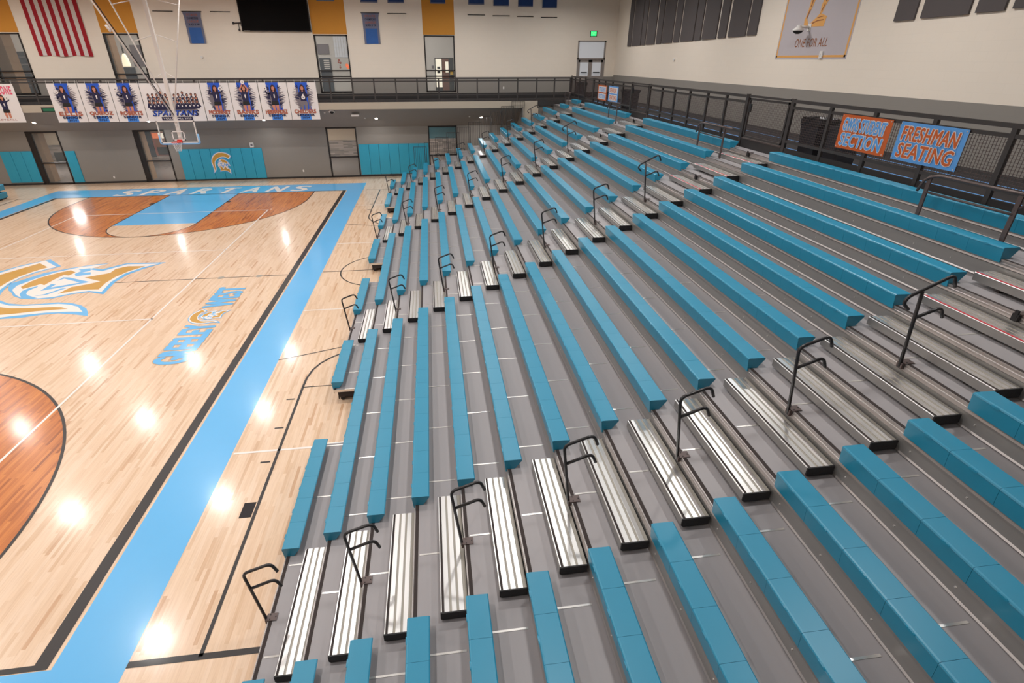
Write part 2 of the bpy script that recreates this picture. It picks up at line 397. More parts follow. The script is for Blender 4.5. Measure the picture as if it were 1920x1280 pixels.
LOGO = [
 ('B', [(2.68,1.73),(2.2,2.35),(1.6,2.73),(.6,2.92),(-.2,2.9),(-1.0,2.65),(-1.65,2.2),(-2.1,1.65),(-2.38,1.0),(-2.5,.4),(-2.45,-.07),(-2.44,-.61),(-2.31,-1.07),(-2.27,-1.53),(-2.42,-2.09),(-2.57,-2.5),(-2.32,-2.37),(-2.02,-2.16),(-1.78,-1.89),(-1.57,-1.52),(-1.44,-1.02),(-1.49,-.55),(-1.49,-.06),(-1.34,.45),(-1.05,.9),(-.75,1.13),(-.39,1.3),(-.09,1.4),(.17,1.49),(.45,1.56),(.94,1.53),(1.42,1.28),(1.88,.88)]),
 ('B', [(.08,1.42),(.36,1.57),(.61,1.4),(1.25,1.05),(1.64,.4),(1.92,-.28),(1.96,-.7),(1.54,-.37),(1.37,-.79),(1.88,-1.34),(1.82,-2.76),(1.3,-2.3),(.7,-1.96),(.07,-1.9),(-.97,-2.08),(-.72,-1.51),(-.84,-1.04),(-1.1,-.67),(-1.12,-.17),(-1.0,.34),(-.75,.72),(-.45,.98),(-.25,1.2)]),
 ('W', [(2.57,1.84),(1.95,2.4),(1.45,2.62),(.62,2.82),(-.2,2.8),(-.95,2.55),(-1.58,2.1),(-2.0,1.6),(-2.27,.95),(-2.38,.4),(-2.35,0),(-2.27,-.41),(-2.17,-1.14),(-2.19,-1.8),(-2.26,-2.19),(-1.85,-1.82),(-1.67,-1.49),(-1.56,-1.1),(-1.58,-.61),(-1.58,-.12),(-1.5,.34),(-1.28,.74),(-.8,1.2),(-.21,1.5),(.38,1.62),(.89,1.59),(1.38,1.44),(1.84,1.02)]),
 ('G', [(2.3,1.86),(1.24,2.48),(.6,2.65),(-.2,2.62),(-.85,2.4),(-1.45,1.95),(-1.85,1.45),(-2.1,.85),(-2.19,.4),(-2.16,.13),(-2.12,-.31),(-2.04,-.74),(-2.0,-1.2),(-1.97,-1.61),(-1.83,-1.34),(-1.78,-1.06),(-1.78,-.41),(-1.73,.11),(-1.6,.52),(-1.3,.95),(-.8,1.4),(-.01,1.68),(.49,1.74),(1.01,1.7),(1.47,1.52),(1.82,1.29)]),
 ('W', [(-.23,1.1),(.15,1.2),(.75,.98),(1.28,.67),(1.65,.17),(1.84,-.32),(1.9,-.65),(1.41,-.32),(1.17,-.89),(1.78,-1.42),(1.71,-2.57),(1.36,-2.14),(.8,-1.82),(.09,-1.75),(-.77,-1.91),(-.62,-1.45),(-.76,-1.0),(-.99,-.6),(-1.06,-.13),(-.93,.36),(-.69,.68)]),
 ('G', [(.01,1.0),(-.18,.82),(.01,.64),(.19,.5),(.07,.32),(.47,.31),(.88,.26),(.96,.23),(.88,.04),(1.17,-.02),(1.4,.27),(1.19,.56),(.8,.89),(.41,1.0)]),
 ('G', [(-.75,-.59),(-.44,-.64),(-.22,-.68),(-.02,-1.11),(.18,-1.37),(.61,-.62),(.95,-1.27),(1.34,-1.25),(1.56,-1.56),(1.51,-2.19),(1.05,-1.84),(.5,-1.66),(.03,-1.62),(-.53,-1.7),(-.51,-1.3),(-.55,-1.01)]),
 ('B', [(.02,.47),(-.13,.66),(-.36,.72),(-.64,.61),(-.95,.35),(-1.07,.08),(-1.03,-.17),(-.89,.06),(-.75,.3),(-.6,.44),(-.38,.53),(-.22,.49),(-.08,.44)]),
 ('B', [(-.87,.07),(-.78,-.28),(-.55,-.41),(-.26,-.6),(-.31,-.41),(-.53,-.3),(-.72,-.18)]),
 ('B', [(-.43,.13),(.15,.15),(.08,-.03),(-.17,-.02),(.16,-.73),(.59,.01),(.4,.14),(.73,.12),(.68,-.1),(.17,-1.04),(-.17,-.44)]),
 ('B', [(1.0,-.08),(1.29,-.14),(1.45,.05),(1.53,-.31),(1.28,-.45),(1.09,-.26),(1.11,-.55),(.9,-.66),(.76,-.26)]),
]
def helmet(b, org, ex, ey, s, lift, cols):
    ex = Vector(ex); ey = Vector(ey); n = ex.cross(ey)
    for i, (c, pts) in enumerate(LOGO):
        b.poly(pts, cols[c], Vector(org) + n * (lift * {'B': 1, 'W': 2, 'G': 3}[c] + (lift * 1.5 if i > 6 else 0)), ex * s, ey * s)
CC = dict(B='blue', W='white', G='gold')
paint('center_emblem', lambda b: helmet(b, (0, 0, 0.002), (0, 1, 0), (-1, 0, 0), 1.0, 0.0009, CC))
def side_words(b):
    for st, y0, wd in (('GREELEY', -5.66, 2.12), ('WEST', -2.42, 1.55)):
        text(b, st, 'gold', (6.47, y0 + .03, Z2), (0, 1, 0), (-1, 0, 0), wd - .06, 0.81, 0, 0, .055)
        text(b, st, 'blue', (6.47, y0 + .03, Z4), (0, 1, 0), (-1, 0, 0), wd - .06, 0.81, 0, 0, .042)
    helmet(b, (6.068, -3.026, 0.004), (0, 1, 0), (-1, 0, 0), 0.1944, 0.0009, CC)
paint('sideline_lettering', side_words)
paint('baseline_lettering', lambda b: [text(b, ch, 'white', (-4.98 + 1.365 * i, 13.05, Z4), (1, 0, 0), (0.18, 1, 0), 0.82, 1.26, 0.0, 0, .05) for i, ch in enumerate('SPARTANS')])

# ------------------------------------------------------------------ far wall with its openings
DOORS = [(-10.61, -8.90), (-4.78, -3.02), (6.38, 8.22), (12.70, 14.53)]
WINS = [(-10.75, -8.98), (-4.80, -2.97), (6.45, 8.34), (12.76, 14.57)]
def wall_strip(b, z0, z1, holes, mt, x0=XL, x1=XW):
    x = x0
    for a, c in holes:
        if a > x: b.box(x, a, YW, YW + 0.25, z0, z1, mt)
        x = c
    b.box(x, x1, YW, YW + 0.25, z0, z1, mt)
b = MB()
wall_strip(b, 0, 3.08, DOORS, 'grey'); wall_strip(b, 3.08, 5.06, [], 'grey')
HD = [(22.17, 23.95)]
wall_strip(b, 5.06, 5.90, WINS + [], 'grey', XL, 22.17); b.box(23.95, XW, YW, YW + .25, 5.06, 5.9, 'grey')
wall_strip(b, 5.90, 7.93, WINS + HD, 'beige'); wall_strip(b, 7.93, 8.16, WINS, 'beige'); wall_strip(b, 8.16, CEIL, [], 'beige')
struct(b.build('wall_far'))
for i, (a, c) in enumerate(WINS):
    b = MB(); b.box(a - 0.03, c + 0.02, YW - 0.006, YW, 8.19, CEIL, 'orange'); struct(b.build('trim_%d' % (i + 1)))
b = MB(); b.box(XL, 18.4, YW - 0.02, YW, 0, 0.11, 'curb'); struct(b.build('baseboard_far'))
b = MB(); b.box(XL, XW, YW - 0.02, YW, FL2, 5.0, 'curb'); struct(b.build('baseboard_mezzanine'))
b = MB(); b.box(XW, XW + .25, YN, YW, 0, 6.0, 'grey'); b.box(XW, XW + .25, YN, YW, 6.0, CEIL, 'beige'); struct(b.build('wall_right'))
b = MB(); b.box(XL - .25, XL, YN, YW, 0, 5.9, 'grey'); b.box(XL - .25, XL, YN, YW, 5.9, CEIL, 'beige'); struct(b.build('wall_left'))
b = MB(); b.box(XL, XW, YN - .25, YN, 0, 5.9, 'grey'); b.box(XL, XW, YN - .25, YN, 5.9, CEIL, 'beige'); struct(b.build('wall_near'))
b = MB(); b.box(XL, XW, YN, YW + .25, CEIL, CEIL + .2, 'ceil'); struct(b.build('ceiling'))
# mezzanine walkway: far run with raked soffit, right run behind the top row
b = MB()
b.prism([(YE, 4.28), (YE, 4.66), (YE + .25, 4.66), (YE + .25, 4.60), (YW, 4.60), (YW, 3.08), (YW - .02, 3.08), (YE + .2, 4.28)], XL, 18.45, 'soffit', axis='x',
        mats=['beam', 'beam', 'beam', 'soffit', 'soffit', 'soffit', 'soffit', 'beam'])
b.box(18.45, 19.35, YE - 0.02, YW, 0, 4.66, 'beam'); b.box(18.40, 18.45, YE, YW, 0, 4.3, 'soffit')
b.box(19.35, XR + .3, YE + .1, YW, 0, 4.66, 'soffit'); b.box(19.3, XR + .3, YE - .05, YE + .1, 4.38, 4.66, 'curb')
b.box(XR + .25, XW, YN, YW, 4.40, 4.66, 'soffit')
struct(b.build('mezzanine_slab'))
b = MB(); b.box(XL, XW, YE, YW, 4.66, FL2, 'track'); b.box(XR - .02, XW, YN, YE, 4.66, FL2, 'track')
for x in (22.35, 23.45): b.box(x, x + .05, YN, YE + .6, FL2, FL2 + .003, 's_blue')
for y in (15.05, 15.75): b.box(XL, 22.3, y, y + .05, FL2, FL2 + .003, 'dark')
struct(b.build('mezzanine_floor'))

# door and window glazing on the far wall
def glazing(name, a, c, z0, z1, bars, leaf=0.16, kind='structure'):
    b = MB(); f = 0.07
    b.box(a, a + f, YW - .03, YW + .18, z0, z1, 'frame'); b.box(c - f, c, YW - .03, YW + .18, z0, z1, 'frame')
    b.box(a, c, YW - .03, YW + .18, z1 - f, z1, 'frame'); b.box(a, c, YW - .03, YW + .18, z0, z0 + f, 'frame')
    for z in bars: b.box(a, c, YW - .03, YW + .12, z - .035, z + .035, 'frame')
    root = b.build(name); struct(root)
    g = MB(); g.box(a + f, c - f, YW + .05, YW + .06, z0 + f, z1 - f, 'glass'); g.build('pane', root)
    return root
for i, (a, c) in enumerate(DOORS):
    d = glazing('door_%d' % (i + 1), a, c, 0.02, 3.06, [1.27])
    if i < 2:
        b = MB(); b.box(a + .07, a + .28, YW - .02, YW + .12, .09, 2.99, 'frame'); b.build('door_stile', d)
for i, (a, c) in enumerate(WINS): glazing('window_%d' % (i + 1), a, c, 5.07, 8.16, [6.27, 5.95] if i != 1 else [6.1, 5.8])
# grey double doors on the mezzanine
b = MB(); a, c = 22.17, 23.95
for x in (a, c - .09): b.box(x, x + .09, YW - .02, YW + .1, FL2, 7.93, 'dgrey')
b.box(a, c, YW - .02, YW + .1, 7.86, 7.93, 'dgrey'); b.box(a, c, YW - .02, YW + .1, 6.86, 6.96, 'dgrey')
dd = struct(b.build('door_5'))
for x0, x1 in ((a + .09, 23.04), (23.05, c - .09)):
    b = MB()
    b.box(x0, x1, YW + .02, YW + .07, FL2 + .01, 5.95, 'dgrey'); b.box(x0, x0 + .12, YW + .02, YW + .07, 5.95, 6.86, 'dgrey')
    b.box(x1 - .12, x1, YW + .02, YW + .07, 5.95, 6.86, 'dgrey'); b.box(x0, x1, YW + .02, YW + .07, 6.72, 6.86, 'dgrey')
    lf = b.build('door_leaf', dd)
    g = MB(); g.box(x0 + .12, x1 - .12, YW + .04, YW + .05, 5.95, 6.72, 'win_l'); g.build('lite', lf)
    g = MB(); g.box(x0 + .2, x1 - .2, YW - .05, YW + .02, 6.12, 6.17, 'cap'); g.build('push_bar', lf)
b = MB(); b.box(a + .09, c - .09, YW + .03, YW + .05, 6.96, 7.86, 'win_l'); b.build('transom', dd)

# rooms behind the glass: corridor below, lobby above
YB = 24.4
b = MB(); b.box(XL, 18.4, YB, YB + .1, 0, 1.27, 'mosaic'); b.box(XL, 11.8, YB, YB + .1, 1.27, 3.3, 'room_b'); b.box(11.8, 18.4, YB, YB + .1, 1.27, 3.3, 'teal')  # wall above the mosaic turns teal at its right end
b.box(XL, 18.4, YW + .25, YB, 3.2, 3.3, 'room_b'); b.box(XL - .1, XL, YW + .25, YB, 0, 3.2, 'room_b'); b.box(18.4, 18.5, YW + .25, YB, 0, 3.2, 'room_b')
struct(b.build('corridor_wall'))
b = MB(); b.box(XL, 18.4, YW + .25, YB, 0.001, 0.012, 'room_f'); struct(b.build('corridor_floor'))
b = MB(); b.box(XL, XW, YB, YB + .1, 4.6, CEIL, 'room_w'); b.box(XL, XW, YW + .25, YB, CEIL, CEIL + .1, 'room_w')
b.box(XL - .1, XL, YW + .25, YB, 4.6, CEIL, 'room_w'); b.box(XW, XW + .1, YW + .25, YB, 4.6, CEIL, 'room_w')
struct(b.build('lobby_wall'))
b = MB(); b.box(XL, XW, YW + .25, YB, 4.5, 4.62, 'room_f'); struct(b.build('lobby_floor'))
for i, x in enumerate((-12, -4, 4, 12)):
    lamp('corridor_fill', (x, 20.5, 3.1), 170, 1.2, 1.2); lamp('lobby_fill', (x, 20.5, 10.0), 170, 1.5, 1.5)  # unseen fill lights added to brighten the rooms behind the glass
lamp('lobby_fill', (20.5, 20.5, 10.0), 130, 1.5, 1.5)  # one more added lobby fill, no fixture
def pillar(name, x0, x1, y0, y1, z0, z1, lab):
    b = MB(); b.box(x0, x1, y0, y1, z0, z1, 'stone'); struct(b.build(name))
pillar('corridor_pillar', -10.98, -10.5, 17.4, 17.9, 0.012, 3.2, ''); pillar('corridor_pillar', -5.10, -4.77, 17.4, 17.9, 0.012, 3.2, '')
pillar('lobby_pillar', -13.2, -11.42, 18.8, 19.6, 4.62, CEIL, ''); pillar('lobby_pillar', -5.55, -5.05, 17.6, 18.2, 4.62, CEIL, '')
def panel(name, lab, cat, x0, x1, z0, z1, mt, y=YB, extra=None):
    b = MB(); b.box(x0, x1, y - .06, y - .005, z0, z1, mt)
    o = b.build(name); tag(o, lab, cat)
    if extra: extra(o)
    return o
# lobby, seen through the fourth window
def dr(o):
    for nm, x0, x1, z0, z1, mt in (('sidelight', 13.5, 13.94, 5.0, 6.93, 'lit'), ('door_leaf', 13.97, 14.47, 4.65, 6.93, 'brown'), ('door_lite', 14.22, 14.44, 6.02, 6.74, 'lit')):
        b = MB(); dy = .03 if nm == 'door_lite' else 0; b.box(x0, x1, YB - .09 - dy, YB - .06 - dy, z0, z1, mt); b.build(nm, o)
    for z in (6.25, 5.95): b = MB(); b.box(13.6, 13.82, YB - .11, YB - .09, z, z + .16, 'cap'); b.build('notice', o)
panel('office_door', 'brown office door with lit sidelight seen through the fourth upper window', 'door', 13.44, 14.82, 4.64, 6.99, 'frame', extra=dr)
panel('paper_notice', 'yellow paper notice beside the brown office door behind the fourth upper window', 'notice', 14.55, 14.78, 5.85, 6.06, 'yel', YB - .09)
panel('wall_switch_plate', 'small grey plate on the pale wall behind the fourth upper window', 'switch plate', 13.2, 13.37, 6.3, 6.47, 'p_gry')
# lobby, seen through the third window
panel('wall_panel', 'large grey panel high on the lobby wall behind the third upper window', 'panel', 5.12, 5.92, 7.22, 7.87, 'p_gry')
def sf(o):
    for k in range(5): b = MB(); b.box(5.45, 5.84, YB - .08, YB - .06, 6.25 + .13 * k, 6.33 + .13 * k, 'room_w'); b.build('blind_slat', o)
panel('dark_door', 'dark framed door with pale blinds seen through the third upper window', 'door', 5.15, 5.95, 4.64, 6.97, 'room_d', extra=sf)
def mun(o):
    b = MB()
    for x in (6.45, 6.62, 6.8, 6.98, 7.15): b.box(x, x + .02, YB - .08, YB - .06, 7.03, 8.4, 'room_w')
    for z in (7.3, 7.65, 8.0): b.box(6.31, 7.25, YB - .08, YB - .06, z, z + .02, 'room_w')
    b.build('muntin', o)
panel('lobby_window', 'bright gridded daylight window in the lobby behind the third upper window', 'window', 6.31, 7.25, 7.02, 8.41, 'win_l', extra=mun)
b = MB()
for c, r in (((6.52, 6.84), .1), ((6.47, 6.7), .08), ((6.6, 6.66), .1), ((6.56, 6.48), .05), ((6.56, 6.36), .09)): b.disc(c, r * .8, 'ink', 9, org=(0, YB - .01, 0), ex=(1, 0, 0), ey=(0, 0, 1))
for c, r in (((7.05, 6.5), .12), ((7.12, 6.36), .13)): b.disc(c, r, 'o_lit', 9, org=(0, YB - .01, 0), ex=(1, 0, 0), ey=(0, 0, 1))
tag(b.build('wall_drawing'), 'red and orange drawn figures on the lobby wall under the gridded window', 'drawing')
# pendant, seen through the second window
o = empty('pendant_lamp', (-5.35, 19.3, 6.48), 'glowing cream pendant lamp seen through the second upper window', 'lamp')
b = MB(); pr_ = [(0.21, 0.0), (0.208, 0.05), (0.19, 0.3), (0.155, 0.5), (0.09, 0.66), (0.03, 0.72)]
b.tube([(0, 0, z) for _, z in pr_], [r for r, _ in pr_], 'cream_l', 18); b.build('lamp_shade', o)
b = MB(); b.tube([(0, 0, .72), (0, 0, 1.15)], .04, 'cap', 8); b.tube([(0, 0, 1.15), (0, 0, CEIL - 6.48)], .012, 'cap', 6); b.build('stem', o)
panel('dark_door', 'dark double door in the lobby behind the pendant lamp', 'door', -8.15, -7.42, 4.64, 6.38, 'room_d')
panel('wall_panel', 'grey panel on the lobby wall right of the pendant lamp', 'panel', -7.38, -6.5, 6.45, 7.77, 'p_gry')
# storefront, seen through the first window
def sfr(o):
    b = MB()
    for x in (-14.9, -14.1, -13.3, -12.5): b.box(x, x + .05, YB - .09, YB - .06, 4.7, 7.35, 'p_gry')
    for z in (5.2, 6.0, 6.55, 7.0): b.box(-15.6, -12, YB - .09, YB - .06, z, z + .05, 'p_gry')
    b.build('mullion', o)
panel('dark_storefront', 'dark gridded storefront seen through the leftmost upper window', 'storefront', -15.6, -12.0, 4.64, 7.35, 'room_d', extra=sfr)
panel('wall_screen', 'black screen on the brick wall behind the leftmost lower door', 'screen', -14.6, -13.7, 0.1, 0.75, 'cap')
def shop(o):
    for nm, x0, x1, z0, z1, mt in (('lit_sign', -7.55, -7.15, 1.62, 2.0, 'o_lit'), ('white_sign', -7.12, -6.78, 1.62, 2.0, 'lit'), ('shelf', -7.45, -6.72, 1.0, 1.55, 'p_brn'), ('dark_shelf', -7.45, -6.75, .45, 1.0, 'frame')):
        b = MB(); b.box(x0, x1, YB - .09, YB - .06, z0, z1, mt); b.build(nm, o)
panel('shop_counter', 'orange lit shop front seen through the second lower door', 'shop', -7.62, -6.7, 0.4, 2.06, 'p_rust', extra=shop)
panel('dark_opening', 'dark blue opening left of the orange shop front', 'opening', -8.3, -7.66, 0.3, 2.2, 'room_d')

# ------------------------------------------------------------------ wall pads
def pads(x0, x1, z0, z1, edges, lab, logo=False):
    o = empty('wall_pad_row', ((x0 + x1) / 2, YW, z0), lab, 'wall pad', 'turquoise wall pads on the far wall')
    for a, c in zip(edges[:-1], edges[1:]):
        b = MB(); g = .006; d = .012
        xs = (a + g, c - g); n = [(xs[0], YW - .0), (xs[0], YW - .05 + d), (xs[0] + d, YW - .05), (xs[1] - d, YW - .05), (xs[1], YW - .05 + d), (xs[1], YW)]
        b.prism([(p[0], p[1]) for p in n], z0, z1, 'pad', axis='z'); m = b.build('pad_panel', None); m.parent = o; m.location = (-(x0 + x1) / 2, -YW, -z0)
    if logo:
        b = MB(); helmet(b, (-.146, YW - .052, 1.03), (1, 0, 0), (0, 0, 1), .2466, .0012, dict(B='s_blue', W='s_wht', G='gold'))
        m = b.build('emblem', None); m.parent = o; m.location = (-(x0 + x1) / 2, -YW, -z0)
    return o
pads(-12.36, -10.63, .17, 1.98, [-12.36, -11.78, -11.2, -10.63], 'turquoise wall pads left of the leftmost glass door')
pads(-8.86, -8.3, .1, 1.95, [-8.86, -8.3], 'narrow single turquoise wall pad right of the leftmost glass door')
pads(-2.5, 2.38, .1, 1.93, [-2.5, -1.9, -1.29, -.68, -.08, .51, 1.14, 1.77, 2.38], 'turquoise wall pads with the gold helmet emblem, under the hoop', True)
pads(8.26, 12.68, .15, 2.03, [8.26, 8.9, 9.51, 10.15, 10.77, 11.41, 12.05, 12.68], 'turquoise wall pads at the far end of the bleachers')

# ------------------------------------------------------------------ bleachers
SEATP = [(0.004, -0.03), (0.0, -0.018), (0.006, -0.006), (0.02, 0.0), (0.24, -0.004), (0.252, -0.012), (0.25, -0.03), (0.155, -0.159), (0.036, -0.159), (0.034, -0.205), (0.022, -0.205)]
def seat_module_mesh(ln):
    b = MB(); b.prism(SEATP, 0.0013, ln - 0.0013, 'seat')
    c = ln / 2
    pts = [(c + .042 * math.cos(t * math.pi / 6), -.016 + .012 * math.sin(t * math.pi / 6)) for t in range(12)]
    b.prism(pts, -.007, .012, 'seat', axis='x')
    me = b.mesh('seat_module'); return me
MODLEN = 6.0955 / 13
mod_me = seat_module_mesh(MODLEN)
ORD = ['first', 'second', 'third', 'fourth', 'fifth', 'sixth', 'seventh', 'eighth', 'ninth', 'tenth', 'eleventh', 'twelfth', 'thirteenth', 'fourteenth', 'fifteenth', 'sixteenth', 'seventeenth']
BLK = ['in the block nearest the camera', 'in the long middle block', 'in the third block from the camera', 'in the fourth block from the camera', 'in the short block at the far wall']
TIERN = ['%s tier up' % o for o in ORD]; TIERN[0] = 'lowest tier'; TIERN[16] = 'topmost tier'
def bench(i, y0, y1, blk, lab, modules=True):
    o = empty('bleacher_bench', (RX[i], y0, DZ[i]), lab, 'bench', 'turquoise benches ' + BLK[blk])
    if modules:
        n = round((y1 - y0) / MODLEN)
        for k in range(n):
            m = bpy.data.objects.new('seat_module', mod_me); COL.objects.link(m); m.parent = o; m.location = (0, k * (y1 - y0) / n, .165)
            m.scale = (1, (y1 - y0) / n / MODLEN, 1)
    else:
        b = MB(); n = max(1, round((y1 - y0) / MODLEN))
        for k in range(n): b.prism(SEATP, k * (y1 - y0) / n + .002, (k + 1) * (y1 - y0) / n - .002, 'seat')
        m = b.build('seat_run', o); m.location = (0, 0, .165)
Y0, Y1, Y2, Y3, Y4, Y5, Y6, Y7 = -13.584, -11.871, -5.775, -4.036, 2.09, 3.93, 9.93, 11.38
for i in range(17):
    t = TIERN[i]
    bench(i, Y0 - 9 * MODLEN, Y0, 0, 'turquoise plastic bench on the %s %s' % (t, BLK[0]))
    if i:
        bench(i, Y1, Y2, 1, 'long turquoise plastic bench on the %s %s' % (t, BLK[1]))
        bench(i, Y3, Y4, 2, 'turquoise plastic bench on the %s %s' % (t, BLK[2]))
        bench(i, Y5, Y6, 3, 'turquoise plastic bench on the %s %s' % (t, BLK[3]), False)
        e = 14.15 if i < 15 else 12.6
        if i == 13: e = 13.6
        bench(i, Y7, e, 4, 'short turquoise bench on the %s %s' % (t, BLK[4]), False)
    else:
        for a, c, bk, s in ((Y1, -9.53, 1, 'near piece'), (-7.69, -5.84, 1, 'far piece'), (-4.12, -1.84, 2, 'near piece'), (-.05, 2.15, 2, 'far piece')):
            bench(0, a, c, bk, 'short turquoise bench, lowest tier, %s, %s of gap' % (BLK[bk], s.replace('near piece', 'near side').replace('far piece', 'far side')))
        for a, c, bk, s in ((3.93, 5.74, 3, 'near piece'), (7.51, 9.8, 3, 'far piece')):
            bench(0, a, c, bk, 'short turquoise bench, lowest tier, %s, %s of gap' % (BLK[bk], s.replace('near piece', 'near side').replace('far piece', 'far side')), False)
        bench(0, 11.4, 13.15, 4, 'short turquoise bench on the lowest tier %s' % BLK[4], False)
def nose_prof(x, z):
    return [(x + .10, z - .03), (x + .10, z), (x + .052, z), (x + .048, z + .004), (x + .038, z + .004), (x + .036, z - .012), (x + .042, z - .018), (x + .042, z - .036), (x + .037, z - .042),
            (x + .037, z - .06), (x + .043, z - .064), (x + .036, z - .088), (x + .05, z - .088), (x + .05, z - .03)]
for i in range(17):
    x, z = RX[i], DZ[i]; xe = (RX[i + 1] + .06) if i < 16 else XR - .03
    far = 14.25 if i < 15 else 14.25
    segs = [(NEAR, far)] if i else [(NEAR, -9.47), (-7.75, -1.79), (-.1, 5.68), (7.55, 13.3)]
    o = empty('bleacher_tier', (x, -2, z), 'grey bleacher deck with black nosing strip, %s from the court' % t if False else 'long grey bleacher deck with black nosing strip, the %s' % TIERN[i], 'bleacher deck', 'bleacher decks')
    def put(b, nm, kind=None):
        m = b.build(nm, None); m.parent = o; m.location = (-x, 2, -z)
        return m
    for a, c in segs:
        b = MB(); b.box(x + .10, xe, a, c, z - .03, z, 'deck')
        off = -12.68 if i else -12.02
        k = off - 1.235 * 4
        while k < c:
            if k > a + .05: b.box(x + .115, xe - .08, k - .011, k + .011, z, z + .004, 'strip')
            k += 1.235
        if not i:
            b.box(x + .04, xe, a - .004, a + .02, z - .06, z + .003, 'strip'); b.box(x + .04, xe, c - .02, c + .004, z - .06, z + .003, 'strip')
        put(b, 'deck_panel')
        b = MB(); b.prism(nose_prof(x, z), a, c, 'nose'); put(b, 'nosing')
        b = MB(); b.box(x + .054, x + .098, a, c, z, z + .003, 'grip'); put(b, 'grip_strip')
    # lower riser sheet with bolts
    if i:
        zl = DZ[i - 1]
        b = MB(); xx = x + .052; b.box(xx, xx + .02, NEAR, far, zl + .012, z - .10, 'riser')
        b.prism([(xx - .012, zl + .012), (xx, zl + .03), (xx, zl + .012)], NEAR, far, 'nose')
        b.box(xx + .004, xx + .02, NEAR, far, z - .10, z - .085, 'cap')  # black strip standing in for the shade of the open gap
        k = NEAR + .4
        while k < far:
            b.box(xx - .008, xx, k - .007, k + .007, zl + .1, zl + .114, 'strip'); k += .617
        put(b, 'riser_sheet')
    if i == 1:
        b = MB(); b.box(x + .08, x + .1, NEAR, far, 0.02, z - .1, 'under')
        for yy in (-9.3, -8.6, -7.9, -1.7, -.95, -.2, 5.8, 6.6, 7.4): b.box(x + .04, x + .08, yy, yy + .05, 0.02, z - .1, 'bracket')
        put(b, 'understructure')
    if i == 0:
        b = MB()
        for a, c in segs: b.box(x + .12, x + .14, a + .02, c - .02, .06, z - .03, 'under'); b.box(x + .14, xe - .05, a + .02, a + .06, .12, z - .03, 'under'); b.box(x + .14, xe - .05, c - .06, c - .02, .12, z - .03, 'under')
        put(b, 'understructure')
        for a, c in segs:
            for yy in (a + .08, c - .08):
                b = MB(); b.tube([(x + .2, yy - .02, .05), (x + .2, yy + .02, .05)], .05, 'wheel', 14); b.box(x + .16, x + .24, yy - .03, yy + .03, .09, .16, 'bracket')
                put(b, 'caster')

# aisle steps
AIS = [(Y0 + .02, Y1 - .0, 'in the nearest aisle'), (Y2 + .02, Y3 - .02, 'in the second aisle'), (Y4 + .02, Y5 - .02, 'in the third aisle'), (Y6 + .02, Y7 - .02, 'in the farthest aisle')]
def aisle_step(i, a, c, where, red):
    """half-height step standing on deck i against the nosing of tier i+1"""
    X, Z, h = RX[i + 1], DZ[i + 1], (DZ[i + 1] - DZ[i])
    top = -h / 2
    o = empty('aisle_step', (X, a, DZ[i]), 'aluminium step%s between the %s and %s tiers %s' % (' with red stripe' if red else '', ORD[i], ORD[i + 1], where), 'step', 'aluminium steps ' + where)
    dz = h
    P = [(-.285, top - .006), (-.281, top), (-.272, top), (-.272, top - .002), (-.242, top - .002), (-.24, top), (-.185, top), (-.183, top - .006), (-.158, top - .006), (-.156, top),
         (-.102, top), (-.10, top - .006), (-.075, top - .006), (-.073, top), (-.018, top), (-.016, top - .006), (.028, top - .006), (.028, top - .03), (-.27, top - .03), (-.27, top - .108), (-.285, top - .108)]
    mt = ['alum', 'alum', 'alum', 'alum', 'alum', 'alum', 'groove', 'groove', 'groove', 'alum', 'groove', 'groove', 'groove', 'alum', 'groove', 'groove', 'riser', 'riser', 'riser', 'riser', 'riser']
    b = MB(); b.prism([(p[0], p[1] + dz) for p in P], .016, c - a, 'riser', mats=mt); b.build('tread', o)
    b = MB(); b.box(-.27, -.244, .016, c - a - .002, dz + top - .002, dz + top + .0015, 'red' if red else 'grip'); b.build('grip_strip', o)
    b = MB(); b.prism([(-.287, dz + top + .002), (.03, dz + top + .002), (.03, dz + top - .108), (-.262, dz + top - .112), (-.287, dz + top - .095)], 0, .016, 'cap')
    b.box(-.14, -.10, -.002, 0, dz + top - .07, dz + top - .05, 'under'); b.build('end_cap', o)
    for yy in (.3, c - a - .35):
        b = MB(); b.box(-.26, -.02, yy, yy + .04, .0045, dz + top - .03, 'under'); b.build('bracket', o)
for a, c, wh in AIS:
    for i in range(16): aisle_step(i, a, c, wh, i >= 13 and a < 0)

# handrails in the aisles
def handrail(i, y, where, curl=False):
    o = empty('aisle_handrail', (RX[i], y, DZ[i]), 'black bent-tube handrail %s, bolted to the %s' % (where, TIERN[i]), 'handrail', 'black tube handrails ' + where)
    r = .019
    b = MB()
    if not curl:
        b.tube(bend([(.012, 0, -.06), (-.10, 0, .88), (.25, 0, 1.005), (.305, 0, .86)], .075, 6), r, 'tube', 10)
        b.build('rail', o)
    else:
        b.tube([(.012, 0, -.06), (-.085, 0, .93)], r, 'tube', 10); b.build('post', o)
        b = MB(); b.tube(bend([(-.18, 0, .72), (-.27, 0, .80), (-.235, 0, .88), (.24, 0, 1.12), (.30, 0, .97)], .075, 6), r, 'tube', 10); b.build('rail', o)
    b = MB(); b.tube(bend([(-.058, 0, .6), (.25, 0, .72), (.305, 0, .585)], .075, 6), r, 'tube', 10); b.build('lower_rail', o)
    b = MB(); b.box(.02, .15, -.05, .05, .005, .012, 'bracket'); b.box(.0, .034, -.035, .035, -.07, .005, 'bracket'); bp = b.build('base_plate', o)
    for dx, dy in ((.06, .03), (.06, -.03), (.13, .0)):
        b = MB(); b.box(dx - .006, dx + .006, dy - .006, dy + .006, .012, .017, 'cap'); b.build('bolt', bp)
AY = [-12.76, -4.92, 3.0, 10.65]
